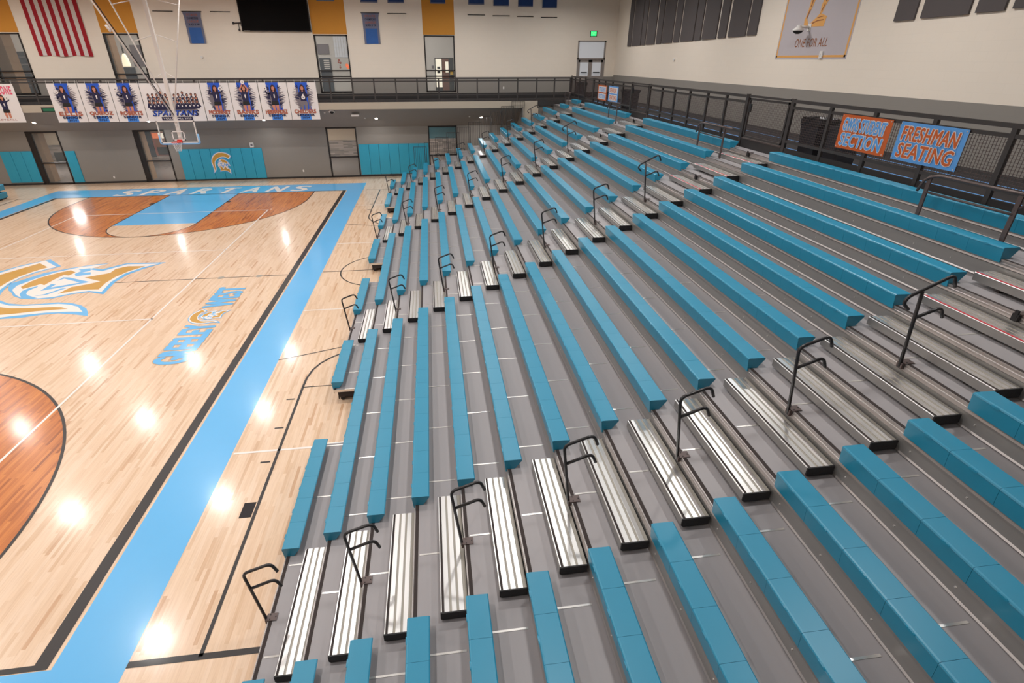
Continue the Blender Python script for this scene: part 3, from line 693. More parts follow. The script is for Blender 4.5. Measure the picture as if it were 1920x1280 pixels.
for y, (a, c, wh) in zip(AY, AIS):
    for i in (0, 2, 4, 6, 8, 10, 12): handrail(i, y, wh, i == 12)
    for i in (14, 16):
        o = empty('rail_socket', (RX[i], y, DZ[i]), 'small black empty handrail socket %s on the %s' % (wh, TIERN[i]), 'rail socket', 'empty handrail sockets')
        b = MB(); b.box(-.01, .034, -.035, .035, -.085, .006, 'cap'); b.box(.02, .15, -.04, .04, .006, .012, 'bracket'); b.box(-.012, .01, -.02, .02, -.05, .05, 'cap'); b.build('socket', o)
# folded rail frames over the top benches
for ya, yb, wh in ((-10.28, -11.59, 'nearest the camera'), (-3.0, -4.3, 'just past the second aisle'), (4.95, 3.95, 'near the third aisle'), (12.5, 11.7, 'at the far wall')):
    o = empty('folded_rail_frame', (20.50, yb, DZ[15]), 'grey tube rail frame standing over the topmost bench, %s' % wh, 'rail frame', 'rail frames over the topmost bench')
    L = ya - yb; H = 5.23 - DZ[15]
    for yy in (0, L): b = MB(); b.box(.0 - .012, .012, yy - .03, yy + .03, .005, H, 'bracket'); b.build('leg', o)
    b = MB(); b.tube(bend([(-.03, L + .12, H - .26), (-.02, L + .06, H - .05), (0, L - .12, H + .02), (0, -.35, H + .03)], .1), .02, 'bracket', 10); b.build('top_rail', o)
    b = MB(); b.tube([(0, 0, H - .25), (0, L, H - .25)], .018, 'bracket', 10); b.tube([(0, 0, H - .2), (.02, -.12, H - .03)], .014, 'bracket', 8); b.build('cross_bar', o)

# balustrades closing the far end of the bleachers
for i in range(3, 13):
    x0, x1, zt = RX[i] - .55, RX[i] + .22, DZ[i] + 1.07; zb = DZ[i - 1] if i else 0
    o = empty('end_guard_rail', (x0, 14.31 + .035 * (i % 2), zb), 'black baluster guard panel at the far end of the %s' % TIERN[i], 'guard rail', 'stepped guard panels at the far end of the bleachers')
    b = MB(); b.box(0, .025, -.012, .012, .02, zt - zb, 'dark'); b.box(x1 - x0 - .025, x1 - x0, -.012, .012, DZ[i] - zb + .02 if False else .02, zt - zb, 'dark')
    b.box(0, x1 - x0, -.012, .012, zt - zb - .025, zt - zb, 'dark'); b.build('frame', o)
    b = MB()
    k = .11
    while k < x1 - x0 - .05: b.box(k, k + .012, -.006, .006, (.02 if x0 + k < RX[i] + .03 else .30), zt - zb - .02, 'dark'); k += .105
    b.build('balusters', o)

# ------------------------------------------------------------------ mezzanine railings
def bar(b, p, q, w, h, mt='dark'):
    """square bar between two points along x or y"""
    (x0, y0, z0), (x1, y1, z1) = p, q
    if abs(x1 - x0) > abs(y1 - y0): b.box(min(x0, x1), max(x0, x1), y0 - w / 2, y0 + w / 2, z0 - h / 2, z0 + h / 2, mt)
    else: b.box(x0 - w / 2, x0 + w / 2, min(y0, y1), max(y0, y1), z0 - h / 2, z0 + h / 2, mt)
def rail_run(name, lab, axis, t0, t1, fixed, posts, mesh=False, zt=6.0, heavy=(), bottom=5.08, curb=True, group=None):
    o = empty(name, ((t0, fixed, FL2) if axis == 'x' else (fixed, t0, FL2)), lab, 'railing', group)
    def P(t, z): return (t, fixed, z) if axis == 'x' else (fixed, t, z)
    inv = [-v for v in o.location]
    def put(b, nm): m = b.build(nm, None); m.parent = o; m.location = inv; return m
    b = MB(); bar(b, P(t0, zt - .035), P(t1, zt - .035), .07, .07); put(b, 'top_rail')
    b = MB(); bar(b, P(t0, zt - .175), P(t1, zt - .175), .05, .06); put(b, 'mid_rail')
    b = MB(); bar(b, P(t0, bottom), P(t1, bottom), .05, .06); put(b, 'bottom_rail')
    if curb: b = MB(); bar(b, P(t0, FL2 + .115), P(t1, FL2 + .115), .03, .225, 'curb'); put(b, 'kick_plate')
    for t in posts:
        hv = t in heavy; wdt = .075 if not hv else .11
        b = MB(); x, y, _ = P(t, 0); b.box(x - (wdt / 2 if axis == 'x' else .029), x + (wdt / 2 if axis == 'x' else .029), y - (wdt / 2 if axis == 'y' else .029), y + (wdt / 2 if axis == 'y' else .029), FL2, zt + (.02 if hv else -.05), 'dark'); put(b, 'post')
    if mesh:
        b = MB(); ps = sorted(posts)
        k = t0 + .03
        while k < t1: x, y, _ = P(k, 0); b.box(x - .003, x + .003, y - .003, y + .003, bottom, zt - .2, 'bracket'); k += .05
        z = bottom + .05
        while z < zt - .2: bar(b, P(t0, z), P(t1, z), .005, .006, 'bracket'); z += .05
        put(b, 'wire_mesh')
    return o
fx = [-13.55, -12.4, -11.25, -10.1, -8.95, -7.8, -6.76, -5.62, -4.46, -3.3, -2.12, -.95, .23, 1.43, 2.62, 3.81, 5.01, 6.21, 7.38, 8.61, 9.82, 11.03, 12.25, 13.47, 14.55, 15.7, 16.95, 18.08, 19.22, 20.29, 21.24]
rail_run('mezzanine_railing', 'black guard railing along the far mezzanine edge above the taupe beam', 'x', XL, XR, YE + .03, fx, False, 5.93, bottom=5.02, curb=False)
G = [(-13.58, -11.87), (-5.56, -3.87), (2.79, 4.54), (9.98, 11.4)]
runs = [(-11.8, -5.63, [-11.8, -10.56, -9.3, -8.05, -6.88, -5.63], 'behind the orange and blue student signs'), (-3.79, 2.72, [-3.79, -2.75, -1.68, -.54, .57, 1.6, 2.72], 'behind the third seating block'),
        (4.6, 9.92, [4.6, 5.65, 7.06, 8.1, 9.1, 9.92], 'behind the two small paper signs'), (11.47, 14.33, [11.47, 12.6, 13.5, 14.33], 'at the far corner of the top row'), (-17.8, -13.64, [-17.8, -16.4, -15, -13.64], 'nearest the camera')]
for a, c, ps, lab in runs: rail_run('concourse_railing', 'black mesh railing along the top row, %s' % lab, 'y', a, c, XR, ps, True, 6.01, heavy=(ps[0], ps[-1]), group='railings behind the top row')
for (a, c), lab in zip(G, ('nearest the camera', 'at the second aisle', 'at the third aisle', 'at the farthest aisle')):
    o = empty('railing_gate', (XR, a, FL2), 'black mesh gate in the top-row railing, %s' % lab, 'gate', 'gates in the top-row railing')
    L = c - a
    b = MB(); b.box(-.02, .02, .03, .08, .27, 1.24, 'dark'); b.box(-.02, .02, L - .08, L - .03, .27, 1.24, 'dark'); b.box(-.02, .02, .03, L - .03, 1.19, 1.24, 'dark'); b.box(-.02, .02, .03, L - .03, .27, .31, 'dark'); b.build('gate_frame', o)
    b = MB(); b.box(-.03, .03, 0.004, L - .004, 1.26, 1.31, 'dark'); b.build('top_rail', o)
    b = MB(); b.box(-.02, .02, .004, L - .004, 0, .22, 'curb'); b.box(-.03, .05, .004, L - .004, .22, .245, 'bracket'); b.build('threshold', o)
    b = MB(); k = .1
    while k < L - .08: b.box(-.003, .003, k, k + .006, .3, 1.2, 'bracket'); k += .05
    z = .34
    while z < 1.2: b.box(-.003, .003, .05, L - .05, z, z + .006, 'bracket'); z += .05
    b.build('wire_mesh', o)
    b = MB(); b.box(-.05, -.02, L - .2, L - .1, .9, 1.1, 'cap'); b.build('latch', o)

# signs tied to the railing
def sign(lab, y0, y1, z0, z1, base, t1, t2, ct, co, tilt=0):
    """reads from the seats, so its text runs towards smaller y"""
    x = XR - .045; b = MB(); n = 10
    for k in range(n):
        ya = y0 + (y1 - y0) * k / n; yb = y0 + (y1 - y0) * (k + 1) / n
        wv = lambda t: .006 * math.sin(t * 7)
        b.face([(x + wv(ya), ya, z0), (x + wv(yb), yb, z0), (x + wv(yb), yb, z1), (x + wv(ya), ya, z1)], base)
    o = tag(b.build('vinyl_sign'), lab, 'sign', 'signs tied to the top-row railing')
    w = y0 - y1; h = z1 - z0; b = MB()
    for s, zz in ((t1, z0 + h * .53), (t2, z0 + h * .09)):
        text(b, s, 's_wht', (x - .010, y0 - w * .075, zz + .005), (0, -1, 0), (0, 0, 1), w * .84, h * .36, .0, .1, .019)
        text(b, s, ct, (x - .013, y0 - w * .075, zz + .005), (0, -1, 0), (0, 0, 1), w * .84, h * .36, .0, .1, .007)
    b.build('lettering', o)
    b = MB()
    for yy, zz in ((y0 - .03, z1 - .03), (y1 + .03, z1 - .03), (y0 - .03, z0 + .03), (y1 + .03, z0 + .03)): b.disc((-yy, zz), .012, 'strip', 10, org=(x - .012, 0, 0), ex=(0, -1, 0), ey=(0, 0, 1))
    b.build('grommet', o)
sign('orange vinyl sign reading GWHS STUDENT SECTION on the top-row railing', -7.29, -8.52, 5.20, 5.85, 's_org', 'GWHS STUDENT', 'SECTION', 's_blue', 's_wht')
sign('blue vinyl sign reading FRESHMAN SEATING on the top-row railing', -8.69, -9.95, 5.20, 5.85, 's_blue', 'FRESHMAN', 'SEATING', 's_org', 's_wht')
def small_sign(lab, y0, y1, z0, z1, base, ink, words):
    x = XR - .045; b = MB(); b.box(x - .004, x, y1, y0, z0, z1, base); o = tag(b.build('vinyl_sign'), lab, 'sign', 'signs tied to the top-row railing')
    w = y0 - y1; h = z1 - z0; b = MB()
    for s_, q0, q1 in zip(words, (.54, .08), (.92, .46)):
        b.box(x - .007, x - .004, y1 + w * .08, y0 - w * .08, z0 + h * q0, z0 + h * q1, 's_wht')
    b.build('pale_panel', o)
    b = MB()
    for s_, q0, q1 in zip(words, (.54, .08), (.92, .46)): text(b, s_, ink, (x - .009, y0 - w * .14, z0 + h * (q0 + .05)), (0, -1, 0), (0, 0, 1), w * .72, h * .28, .03)
    b.build('lettering', o)
small_sign('small orange bordered sign with two pale panels on the far part of the top-row railing', 9.02, 7.68, 5.07, 5.75, 's_org', 's_blue', ('STUDENT', 'SECTION'))
small_sign('small light blue sign reading SENIOR SEATING right of the orange bordered sign', 7.40, 6.10, 5.10, 5.77, 's_blue', 's_org', ('SENIOR', 'SEATING'))

# bins on the walkway
def bin_(x, y, w, d, h, lab, bag=True):
    o = empty('trash_bin', (x, y, FL2), lab, 'bin', 'bins on the walkway')
    b = MB()
    for z0, z1, s0, s1 in ((0.0, h - .12, .82, .97), (h - .12, h - .08, .97, 1.06), (h - .08, h, 1.06, 1.06)):
        A = [(-w / 2 * s0, -d / 2 * s0), (w / 2 * s0, -d / 2 * s0), (w / 2 * s0, d / 2 * s0), (-w / 2 * s0, d / 2 * s0)]; B = [(p[0] / s0 * s1, p[1] / s0 * s1) for p in A]
        for k in range(4): q = (k + 1) % 4; b.face([(A[k][0], A[k][1], z0), (A[q][0], A[q][1], z0), (B[q][0], B[q][1], z1), (B[k][0], B[k][1], z1)], 'bin')
        if z0 == 0: b.face([(p[0], p[1], .003) for p in A], 'bin')
    b.face([(-w / 2, -d / 2, h - .03), (w / 2, -d / 2, h - .03), (w / 2, d / 2, h - .03), (-w / 2, d / 2, h - .03)], 'cap'); b.build('body', o)
    if bag:
        b = MB(); n = 28; ring = []
        for k in range(n):
            a = 2 * math.pi * k / n; rx, ry = w * .53, d * .53; q = max(abs(math.cos(a)), abs(math.sin(a)))
            ring.append((rx * math.cos(a) / q, ry * math.sin(a) / q))
        for k in range(n):
            q = (k + 1) % n; za = h - .13 + .035 * math.sin(k * 2.3); zb = h - .13 + .035 * math.sin(q * 2.3)
            b.face([(ring[k][0] * 1.05, ring[k][1] * 1.05, za), (ring[q][0] * 1.05, ring[q][1] * 1.05, zb), (ring[q][0] * 1.03, ring[q][1] * 1.03, h + .03), (ring[k][0] * 1.03, ring[k][1] * 1.03, h + .03 + .01 * math.sin(k * 3))], 'bag', True)
            b.face([(ring[k][0] * 1.03, ring[k][1] * 1.03, h + .03), (ring[q][0] * 1.03, ring[q][1] * 1.03, h + .03), (ring[q][0] * .85, ring[q][1] * .85, h - .04), (ring[k][0] * .85, ring[k][1] * .85, h - .04)], 'bag', True)
        b.build('bin_bag', o)
bin_(21.85, -5.95, .5, .6, .9, 'dark grey trash bin with black bag left of the orange student sign')
bin_(21.85, -6.75, .5, .55, .84, 'dark trash bin half hidden behind the orange student sign', False)
bin_(21.9, 6.3, .6, .75, .95, 'dark grey trash bin behind the railing right of the small blue sign', False)
bin_(22.1, 15.1, .6, .6, .9, 'dark trash bin in the far corner below the grey double doors')

# ------------------------------------------------------------------ right wall
AP = [(14.53, 13.99), (13.83, 12.55), (12.46, 11.93), (11.78, 10.66), (10.47, 9.87), (9.74, 8.6), (8.45, 7.86), (7.71, 6.47), (6.37, 5.81), (5.68, 4.52), (4.35, 3.79), (3.60, 2.41), (2.29, 1.73)]
for k, (a, c) in enumerate(AP):
    b = MB(); b.box(XW - .052, XW - .002, c, a, 7.56 + .007 * k, 10.2, 'acou')
    tag(b.build('acoustic_panel'), ('wide' if a - c > .8 else 'narrow') + ' charcoal acoustic panel on the right wall, %s from the far corner' % ORD[k], 'acoustic panel', 'charcoal acoustic panels on the right wall')
for k, (a, c, z) in enumerate(((-4.15, -4.73, 7.71), (-4.9, -6.08, 7.725), (-6.23, -6.83, 7.74), (-6.99, -8.25, 7.76))):
    b = MB(); b.box(XW - .052, XW - .002, c, a, z, 10.2, 'acou')
    tag(b.build('acoustic_panel'), 'charcoal acoustic panel right of the big grey poster, %s along' % ORD[k], 'acoustic panel', 'charcoal acoustic panels on the right wall')
b = MB(); x = XW - .006; b.box(x, XW - .002, -2.84, .38, 6.86, 10.2, 'p_pale')
o = tag(b.build('wall_poster'), 'large grey wall poster reading ONE FOR ALL with orange border and legs', 'poster')
b = MB()
for a0, a1, z0, z1 in ((-2.80, .34, 6.91, 6.97), (-2.80, -2.74, 6.91, 10.15), (.28, .34, 6.91, 10.15)): b.box(x - .003, x, a0, a1, z0, z1, 'p_gold')
b.build('border', o)
b = MB(); ex, ey = (0, -1, 0), (0, 0, 1); og = (x - .004, 0, 0)
b.poly([(.98 - .1, 7.72), (.72, 7.78), (.70, 7.95), (.78, 8.2), (.80, 8.5), (.82, 9.2), (1.05, 9.2), (1.0, 8.5), (.93, 8.3), (.80, 8.0), (.9, 7.84)], 'p_gold', og, ex, ey)
b.poly([(.98, 7.76), (1.60, 7.74), (1.66, 8.0), (1.34, 8.1), (1.22, 8.0), (1.02, 7.86)], 'p_gold', og, ex, ey)
b.poly([(1.33, 8.08), (1.42, 8.1), (1.5, 8.3), (1.62, 8.5), (1.66, 9.2), (1.36, 9.2), (1.38, 8.5), (1.32, 8.3)], 'p_gold', og, ex, ey)
og2 = (x - .006, 0, 0)
for pts in ([(1.08, 7.86), (1.3, 7.92), (1.55, 7.93), (1.55, 7.90), (1.3, 7.89), (1.1, 7.83)], [(1.25, 7.99), (1.5, 8.02), (1.5, 8.0), (1.25, 7.97)], [(.76, 8.0), (.84, 8.25), (.88, 8.22), (.80, 7.98)], [(.84, 8.3), (.9, 8.6), (.94, 8.6), (.88, 8.28)],
            [(1.36, 8.15), (1.44, 8.35), (1.47, 8.33), (1.39, 8.13)], [(1.45, 8.4), (1.5, 8.7), (1.55, 8.7), (1.5, 8.38)]): b.poly(pts, 'p_brn', og2, ex, ey)
b.build('printed_legs', o)
b = MB(); text(b, 'ONE FOR ALL', 'p_brn', (x - .005, -.50, 7.2), (0, -1, 0), (0, 0, 1), 1.45, .24, .0, .15); b.build('lettering', o)
o = empty('dome_camera', (XW, -1.0, 7.74), 'white dome security camera mounted on the grey wall poster', 'camera')
b = MB(); b.tube([(-.01, 0, 0), (-.3, 0, .02)], .035, 'wplas', 10); b.box(-.02, -.008, -.08, .08, -.1, .1, 'wplas'); b.build('wall_arm', o)
b = MB(); b.tube([(-.36, 0, .06), (-.36, 0, 0), (-.36, 0, -.05), (-.36, 0, -.1)], [.05, .08, .15, .16], 'wplas', 16); b.build('housing', o)
b = MB(); b.tube([(-.36, 0, -.1), (-.36, 0, -.14), (-.36, 0, -.18)], [.14, .12, .05], 'cap', 16); b.build('lens_dome', o)
o = empty('wall_strobe', (XW, -1.84, 6.98), 'small white alarm strobe at the bottom edge of the wall poster', 'alarm strobe')
b = MB(); b.box(-.05, -.012, -.06, .06, -.1, .1, 'wplas'); b.build('body', o); b = MB(); b.box(-.06, -.05, -.02, .02, -.06, .02, 'glass'); b.build('lens', o)
b = MB(); b.tube([(XW, 8.08, 6.86), (XW - .06, 8.08, 6.86)], .06, 'wplas', 14); tag(b.build('wall_sensor'), 'round white sensor on the right wall below the acoustic panels', 'sensor')

# ------------------------------------------------------------------ things on the far wall
def flag():
    n, m = 64, 10; b = MB(); x0, x1, z0, z1 = -8.33, -5.59, 7.03, 10.3
    def P(u, v): return (x0 + (x1 - x0) * u, YW - .05 - .02 * math.sin(u * 17 + v * 1.2) * (.4 + .6 * (1 - v)), z0 + (z1 - z0) * v + (.03 * math.sin(u * 11) * (1 - v)))
    for i in range(13):
        for k in range(5):
            for j in range(m):
                u0 = (i + k / 5) / 13; u1 = (i + (k + 1) / 5) / 13; v0 = j / m; v1 = (j + 1) / m
                b.face([P(u0, v0), P(u1, v0), P(u1, v1), P(u0, v1)], 'flag_r' if i % 2 == 0 else 'flag_w', True)
    o = tag(b.build('hanging_flag'), 'large flag with red and white stripes hung vertically on the far wall', 'flag')
    b = MB(); b.tube([(x0 - .1, YW - .05, z1 + .01), (x1 + .1, YW - .05, z1 + .01)], .02, 'cap', 8); b.build('hanging_rod', o)
flag()
o = tag(MB().build('x'), 'a', 'b'); bpy.data.objects.remove(o)
b = MB(); b.box(2.64, 6.36, YW - .12, YW - .02, 8.33, 10.35, 'screen'); o = tag(b.build('wall_screen'), 'large black flat screen high on the far wall', 'screen')
b = MB(); b.box(2.62, 6.38, YW - .13, YW, 8.30, 8.345, 'frame'); b.box(6.34, 6.38, YW - .13, YW, 8.3, 10.35, 'frame'); b.box(2.62, 2.66, YW - .13, YW, 8.3, 10.35, 'frame'); b.build('bezel', o)
b = MB(); b.box(2.72, 3.05, YW - .135, YW - .13, 8.315, 8.33, 'strip'); b.build('maker_plate', o)
o = empty('bracket_camera', (2.5, YW, 8.6), 'small dark bracket with cables left of the black screen', 'bracket')
b = MB(); b.tube([(-.3, -.05, .1), (.12, -.05, .12)], .03, 'dark', 8); b.tube([(-.02, -.05, .1), (-.03, -.08, -.18)], .015, 'dark', 6); b.tube([(.0, -.05, .1), (.12, -.05, -.05)], .012, 'dark', 6); b.build('arm', o)
b = MB(); b.tube([(-.03, -.08, -.18), (-.03, -.08, -.28)], .05, 'dark', 10); b.tube([(-.3, -.05, .04), (-.3, -.05, .16)], .05, 'dark', 10); b.build('head', o)
def banner(x0, x1, z0, z1, lab, slate=True):
    b = MB(); n = 8
    for k in range(n):
        for j in range(6):
            f = lambda u, v: (x0 + (x1 - x0) * (u if v > .99 else .04 + .9 * u), YW - .02 - .02 * math.sin(u * 6 + 1) - .02 * (1 - v), z0 + (z1 - z0) * v)
            u0, u1, v0, v1 = k / n, (k + 1) / n, j / 6, (j + 1) / 6
            b.face([f(u0, v0), f(u1, v0), f(u1, v1), f(u0, v1)], 'cloth_g' if (slate and (j >= 3 or k in (0, n - 1))) else 'cloth_b', True)
    o = tag(b.build('championship_banner'), lab, 'banner', 'blue banners on the far wall')
    b = MB(); b.tube([(x0 - .03, YW - .03, z1), (x1 + .03, YW - .03, z1)], .018, 'cap', 8); b.build('hanging_rod', o)
    if slate:
        b = MB(); w = x1 - x0
        for k, (s, zz, h) in enumerate((('STATE', .86, .07), ('CHAMPIONS', .76, .07), ('LEAGUE', .66, .07), ('2019', .57, .06))): text(b, s, 'p_navy' if k % 2 else 'p_rust', (x0 + w * .18, YW - .05, z0 + (z1 - z0) * zz), (1, 0, 0), (0, 0, 1), w * .6, (z1 - z0) * h, .01)
        b.build('lettering', o)
banner(-.38, .60, 7.68, 9.25, 'slate and blue hanging banner left of the black screen')
banner(9.28, 10.28, 7.70, 9.28, 'slate and blue hanging banner between the third and fourth orange panels')
for k, (a, c) in enumerate(((1.09, 2.14), (-1.9, -.86), (10.75, 11.84), (15.39, 16.42), (16.87, 17.89), (18.33, 19.32), (19.78, 20.77))):
    z = 9.25 if k < 3 else 9.235 - .03 * (k - 3)
    b = MB(); b.tube([(a, YW - .03, z), (c, YW - .03, z)], .02, 'cap', 8)
    for xx in (a + .1, c - .1): b.tube([(xx, YW, z), (xx, YW - .03, z)], .012, 'cap', 6)
    tag(b.build('banner_rod'), 'empty dark banner rod on the far wall, ' + ('between the slate banner and the black screen', 'left of the hanging slate banner', 'right of the second slate banner', 'first right of the last orange panel', 'second right of the last orange panel', 'third right of the last orange panel', 'fourth right of the last orange panel')[k], 'rod', 'empty banner rods on the far wall')
for k, (a, c, z) in enumerate(((6.91, 7.86, 9.86), (9.32, 10.25, 9.82), (10.84, 11.74, 9.81), (13.26, 14.12, 9.81), (15.46, 16.37, 9.78), (16.93, 17.83, 9.73), (18.4, 19.27, 9.70), (19.85, 20.72, 9.65))):
    b = MB(); b.box(a, c, YW - .035, YW - .02, z, 10.4, 'cloth_d'); b.box(a - .02, a + .03, YW - .038, YW - .02, z - .02, 10.4, 'cloth_g'); b.box(a, c, YW - .038, YW - .02, z - .03, z + .03, 'cloth_g')
    tag(b.build('championship_banner'), 'blue banner end at the top of the picture, %s from the left' % ORD[k], 'banner', 'blue banners on the far wall')
def exit_sign(x, y, z, lab, dim=False):
    o = empty('exit_sign', (x, y, z), lab, 'exit sign')
    b = MB(); b.box(-.21, .21, -.05, 0, 0, .3, 'bracket'); b.build('housing', o)
    b = MB(); b.box(-.17, .17, -.055, -.05, .03, .27, 'dgreen' if dim else 'green'); b.build('face', o)
    b = MB(); text(b, 'EXIT', 's_wht', (-.13, -.058, .07), (1, 0, 0), (0, 0, 1), .26, .16, .02); b.build('lettering', o)
exit_sign(23.1, YW, 8.15, 'glowing green EXIT sign above the grey double doors')
o = empty('exit_sign', (-7.45, YE - .001, 4.30), 'dim green exit sign on the beam left of the volleyball banners', 'exit sign')
b = MB(); b.box(-.35, .45, -.014, 0, 0, .24, 'frame'); b.build('housing', o); b = MB(); b.box(-.28, .42, -.017, -.014, .05, .19, 'dgreen'); b.build('face', o)
for x, z, lab in ((-6.6, .35, 'left of the second glass door'), (4.66, .47, 'between the helmet pads and the third glass door'), (17.55, 5.28, 'on the mezzanine wall behind the far railing')):
    b = MB(); b.box(x - .04, x + .04, YW - .012, YW, z - .07, z + .07, 'wplas'); b.box(x - .02, x + .02, YW - .015, YW - .012, z - .05, z + .05, 'vinyl'); tag(b.build('wall_outlet'), 'white outlet on the far wall, ' + lab, 'outlet')
b = MB(); b.box(1.74, 1.96, YW - .1, YW, 1.98, 2.26, 'wplas'); b.box(1.79, 1.91, YW - .105, YW - .1, 2.06, 2.18, 'p_gry'); tag(b.build('wall_alarm'), 'white alarm box just above the helmet wall pads', 'alarm box')
b = MB(); b.tube([(.1, YW, 6.98), (.1, YW - .05, 6.98)], .07, 'wplas', 14); tag(b.build('wall_sensor'), 'round white sensor on the cream far wall below the slate banner', 'sensor')
# devices in the raked soffit
sz = lambda y: 4.28 - (y - 14.6) * 0.6 - .004
sn = Vector((0, -1.15, -2.02)).normalized()
for k, x in enumerate((-15.6, -9.23, -3.23, 3.12, 9.64, 16.02)):
    z = 4.28 - (15.62 - 14.6) * 1.15 / 2.02 * 1.0
    o = empty('recessed_downlight', (x, 15.62, sz(15.62)), 'round recessed downlight in the soffit, ' + ('far left, out past the frame', 'below the leftmost banner gap', 'behind the team banner', 'below the third of the right-hand banners', 'above the third glass door pads', 'near the guard panels at the right end')[k], 'downlight', 'downlights in the soffit')
    dirv = Vector((0, -1.2, -2.0)).normalized()
    b = MB(); c = Vector((0, 0, 0)); b.tube([c, c + dirv * .02], .105, 'wplas', 20); b.build('trim_ring', o)
    b = MB(); b.tube([c + dirv * .021, c + dirv * .026], .08, 'glow', 20); b.build('lens', o)
    l = lamp('downlight_glow', (x, 15.50, sz(15.5) - .12), 22, .2, .2); l.rotation_euler = (math.radians(-15), 0, 0)
o = empty('soffit_dome_camera', (7.23, 14.8, sz(14.8)), 'white ringed dome camera in the soffit right of the banners', 'camera')
b = MB(); b.tube([(0, 0, 0), (0, -.02, -.04)], .17, 'wplas', 18); b.build('ring', o); b = MB(); b.tube([(0, -.02, -.04), (0, -.04, -.08), (0, -.06, -.12)], [.12, .1, .04], 'cap', 18); b.build('dome', o)
o = empty('soffit_speaker', (8.52, 14.95, sz(14.95) - .1), 'square white speaker box in the soffit', 'speaker')
b = MB(); b.box(-.22, .22, -.16, .10, -.10, .0, 'wplas'); b.build('body', o); b = MB(); b.box(-.16, .16, -.165, -.16, -.09, -.02, 'vinyl'); b.build('grille', o)
for x, y, z, lab in ((6.8, 14.9, sz(14.9), 'left of the dome camera'), (8.98, 15.56, sz(15.56), 'beside the third downlight from the right'), (15.28, 15.52, sz(15.52), 'left of the rightmost downlight')):
    b = MB(); b.tube([(x, y, z), (x, y - .02, z - .03)], .05, 'wplas', 10); tag(b.build('sprinkler_cap'), 'small white sprinkler cap in the soffit, ' + lab, 'sprinkler')

# ------------------------------------------------------------------ banners hung on the far railing
YP = YE - .02
def figure(b, cx, z0, sc, pose, y, legs='p_skin', top='p_navy'):
    ex, ey = (1, 0, 0), (0, 0, 1)
    def pl(pts, mt, d=0): b.poly([(cx + a * sc, z0 + c * sc) for a, c in pts], mt, (0, y - .0008 * d, 0), ex, ey)
    def el(a, c, r, r2, mt, d=0): pl([(a + r * math.cos(t * math.pi / 8), c + r2 * math.sin(t * math.pi / 8)) for t in range(16)], mt, d)
    el(0, 1.02, .105, .15, 'p_hair', 0); pl([(-.12, 1.02), (.12, 1.02), (.15, .78), (-.13, .76)], 'p_hair', 0)
    pl([(-.17, .84), (-.06, .9), (.06, .9), (.17, .84), (.14, .55), (.13, .42), (-.13, .42), (-.14, .55)], top, 2)
    pl([(-.15, .44), (.15, .44), (.17, .28), (.01, .27), (-.01, .27), (-.17, .28)], 'cap' if legs == 'p_skin' else legs, 3)
    pl([(-.155, .29), (-.015, .29), (-.03, 0), (-.13, 0)], legs, 2); pl([(.015, .29), (.155, .29), (.13, 0), (.03, 0)], legs, 2)
    el(0, 1.0, .068, .092, 'p_skin', 3)
    pl([(-.03, .9), (.03, .9), (.03, .86), (-.03, .86)], 'p_skin', 4)
    A = {'a': ([(-.15, .84), (-.12, .75), (-.26, .62), (-.20, .86), (-.28, .9), (-.32, .6)], [(.15, .84), (.34, .62), (.30, .56), (.13, .7)], (-.26, .9)),
         'b': ([(-.14, .86), (-.36, .96), (-.36, .9), (-.14, .76)], [(.14, .86), (.36, .66), (.18, .82), (.30, .6), (.12, .74)], None),
         'c': ([(-.14, .86), (-.3, .66), (-.42, .78), (-.38, .84), (-.30, .74), (-.12, .76)], [(.14, .86), (.24, .6), (.12, .42), (.10, .5), (.17, .62), (.1, .75)], (-.4, 1.0)),
         'd': ([(-.14, .86), (-.26, .78), (-.2, .94), (-.26, .97), (-.34, .76), (-.14, .74)], [(.14, .86), (.34, .9), (.26, .98), (.22, .94), (.28, .86), (.12, .76)], (.24, 1.0)),
         'e': ([(-.14, .84), (-.22, .98), (-.06, 1.2), (-.02, 1.16), (-.14, .98), (-.08, .86)], [(.14, .84), (.22, .98), (.06, 1.2), (.02, 1.16), (.14, .98), (.08, .86)], (0, 1.28)),
         'f': ([(-.14, .86), (-.32, .74), (-.38, .9), (-.32, .92), (-.28, .82), (-.12, .76)], [(.14, .84), (.2, .6), (.12, .5), (.1, .72)], (-.36, 1.0)),
         'g': ([(-.14, .86), (-.24, .66), (-.08, .52), (-.06, .58), (-.16, .68), (-.1, .78)], [(.14, .86), (.24, .66), (.08, .52), (.06, .58), (.16, .68), (.1, .78)], (0, .6))}[pose]
    pl(A[0], top if pose != 'e' else 'p_skin', 4); pl(A[1], top if pose != 'e' else 'p_skin', 4)
    if A[2]: el(A[2][0], A[2][1], .088, .088, 's_wht', 6); el(A[2][0], A[2][1], .03, .03, 'p_gry', 7)
    pl([(-.02, .74), (.03, .76), (.03, .6), (0, .58), (-.02, .62)], 's_wht', 5)
def brush(b, x0, w, z0, h, y, seed):
    rnd = random.Random(seed); ex, ey = (1, 0, 0), (0, 0, 1)
    for side in (-1, 1):
        for k in range(16):
            zc = z0 + h * (.28 + .62 * k / 15); ln = w * (.06 + .16 * math.sin(k / 15 * math.pi) + .05 * rnd.random()); xb = x0 + w * (.36 if side < 0 else .66)
            b.poly([(xb, zc - .05), (xb, zc + .05), (xb + side * ln, zc + .06 + .05 * rnd.random())] if side > 0 else [(xb, zc + .05), (xb, zc - .05), (xb + side * ln, zc + .07 + .05 * rnd.random())], 'p_navy' if rnd.random() < .35 else 'p_gry', (0, y, 0), ex, ey)
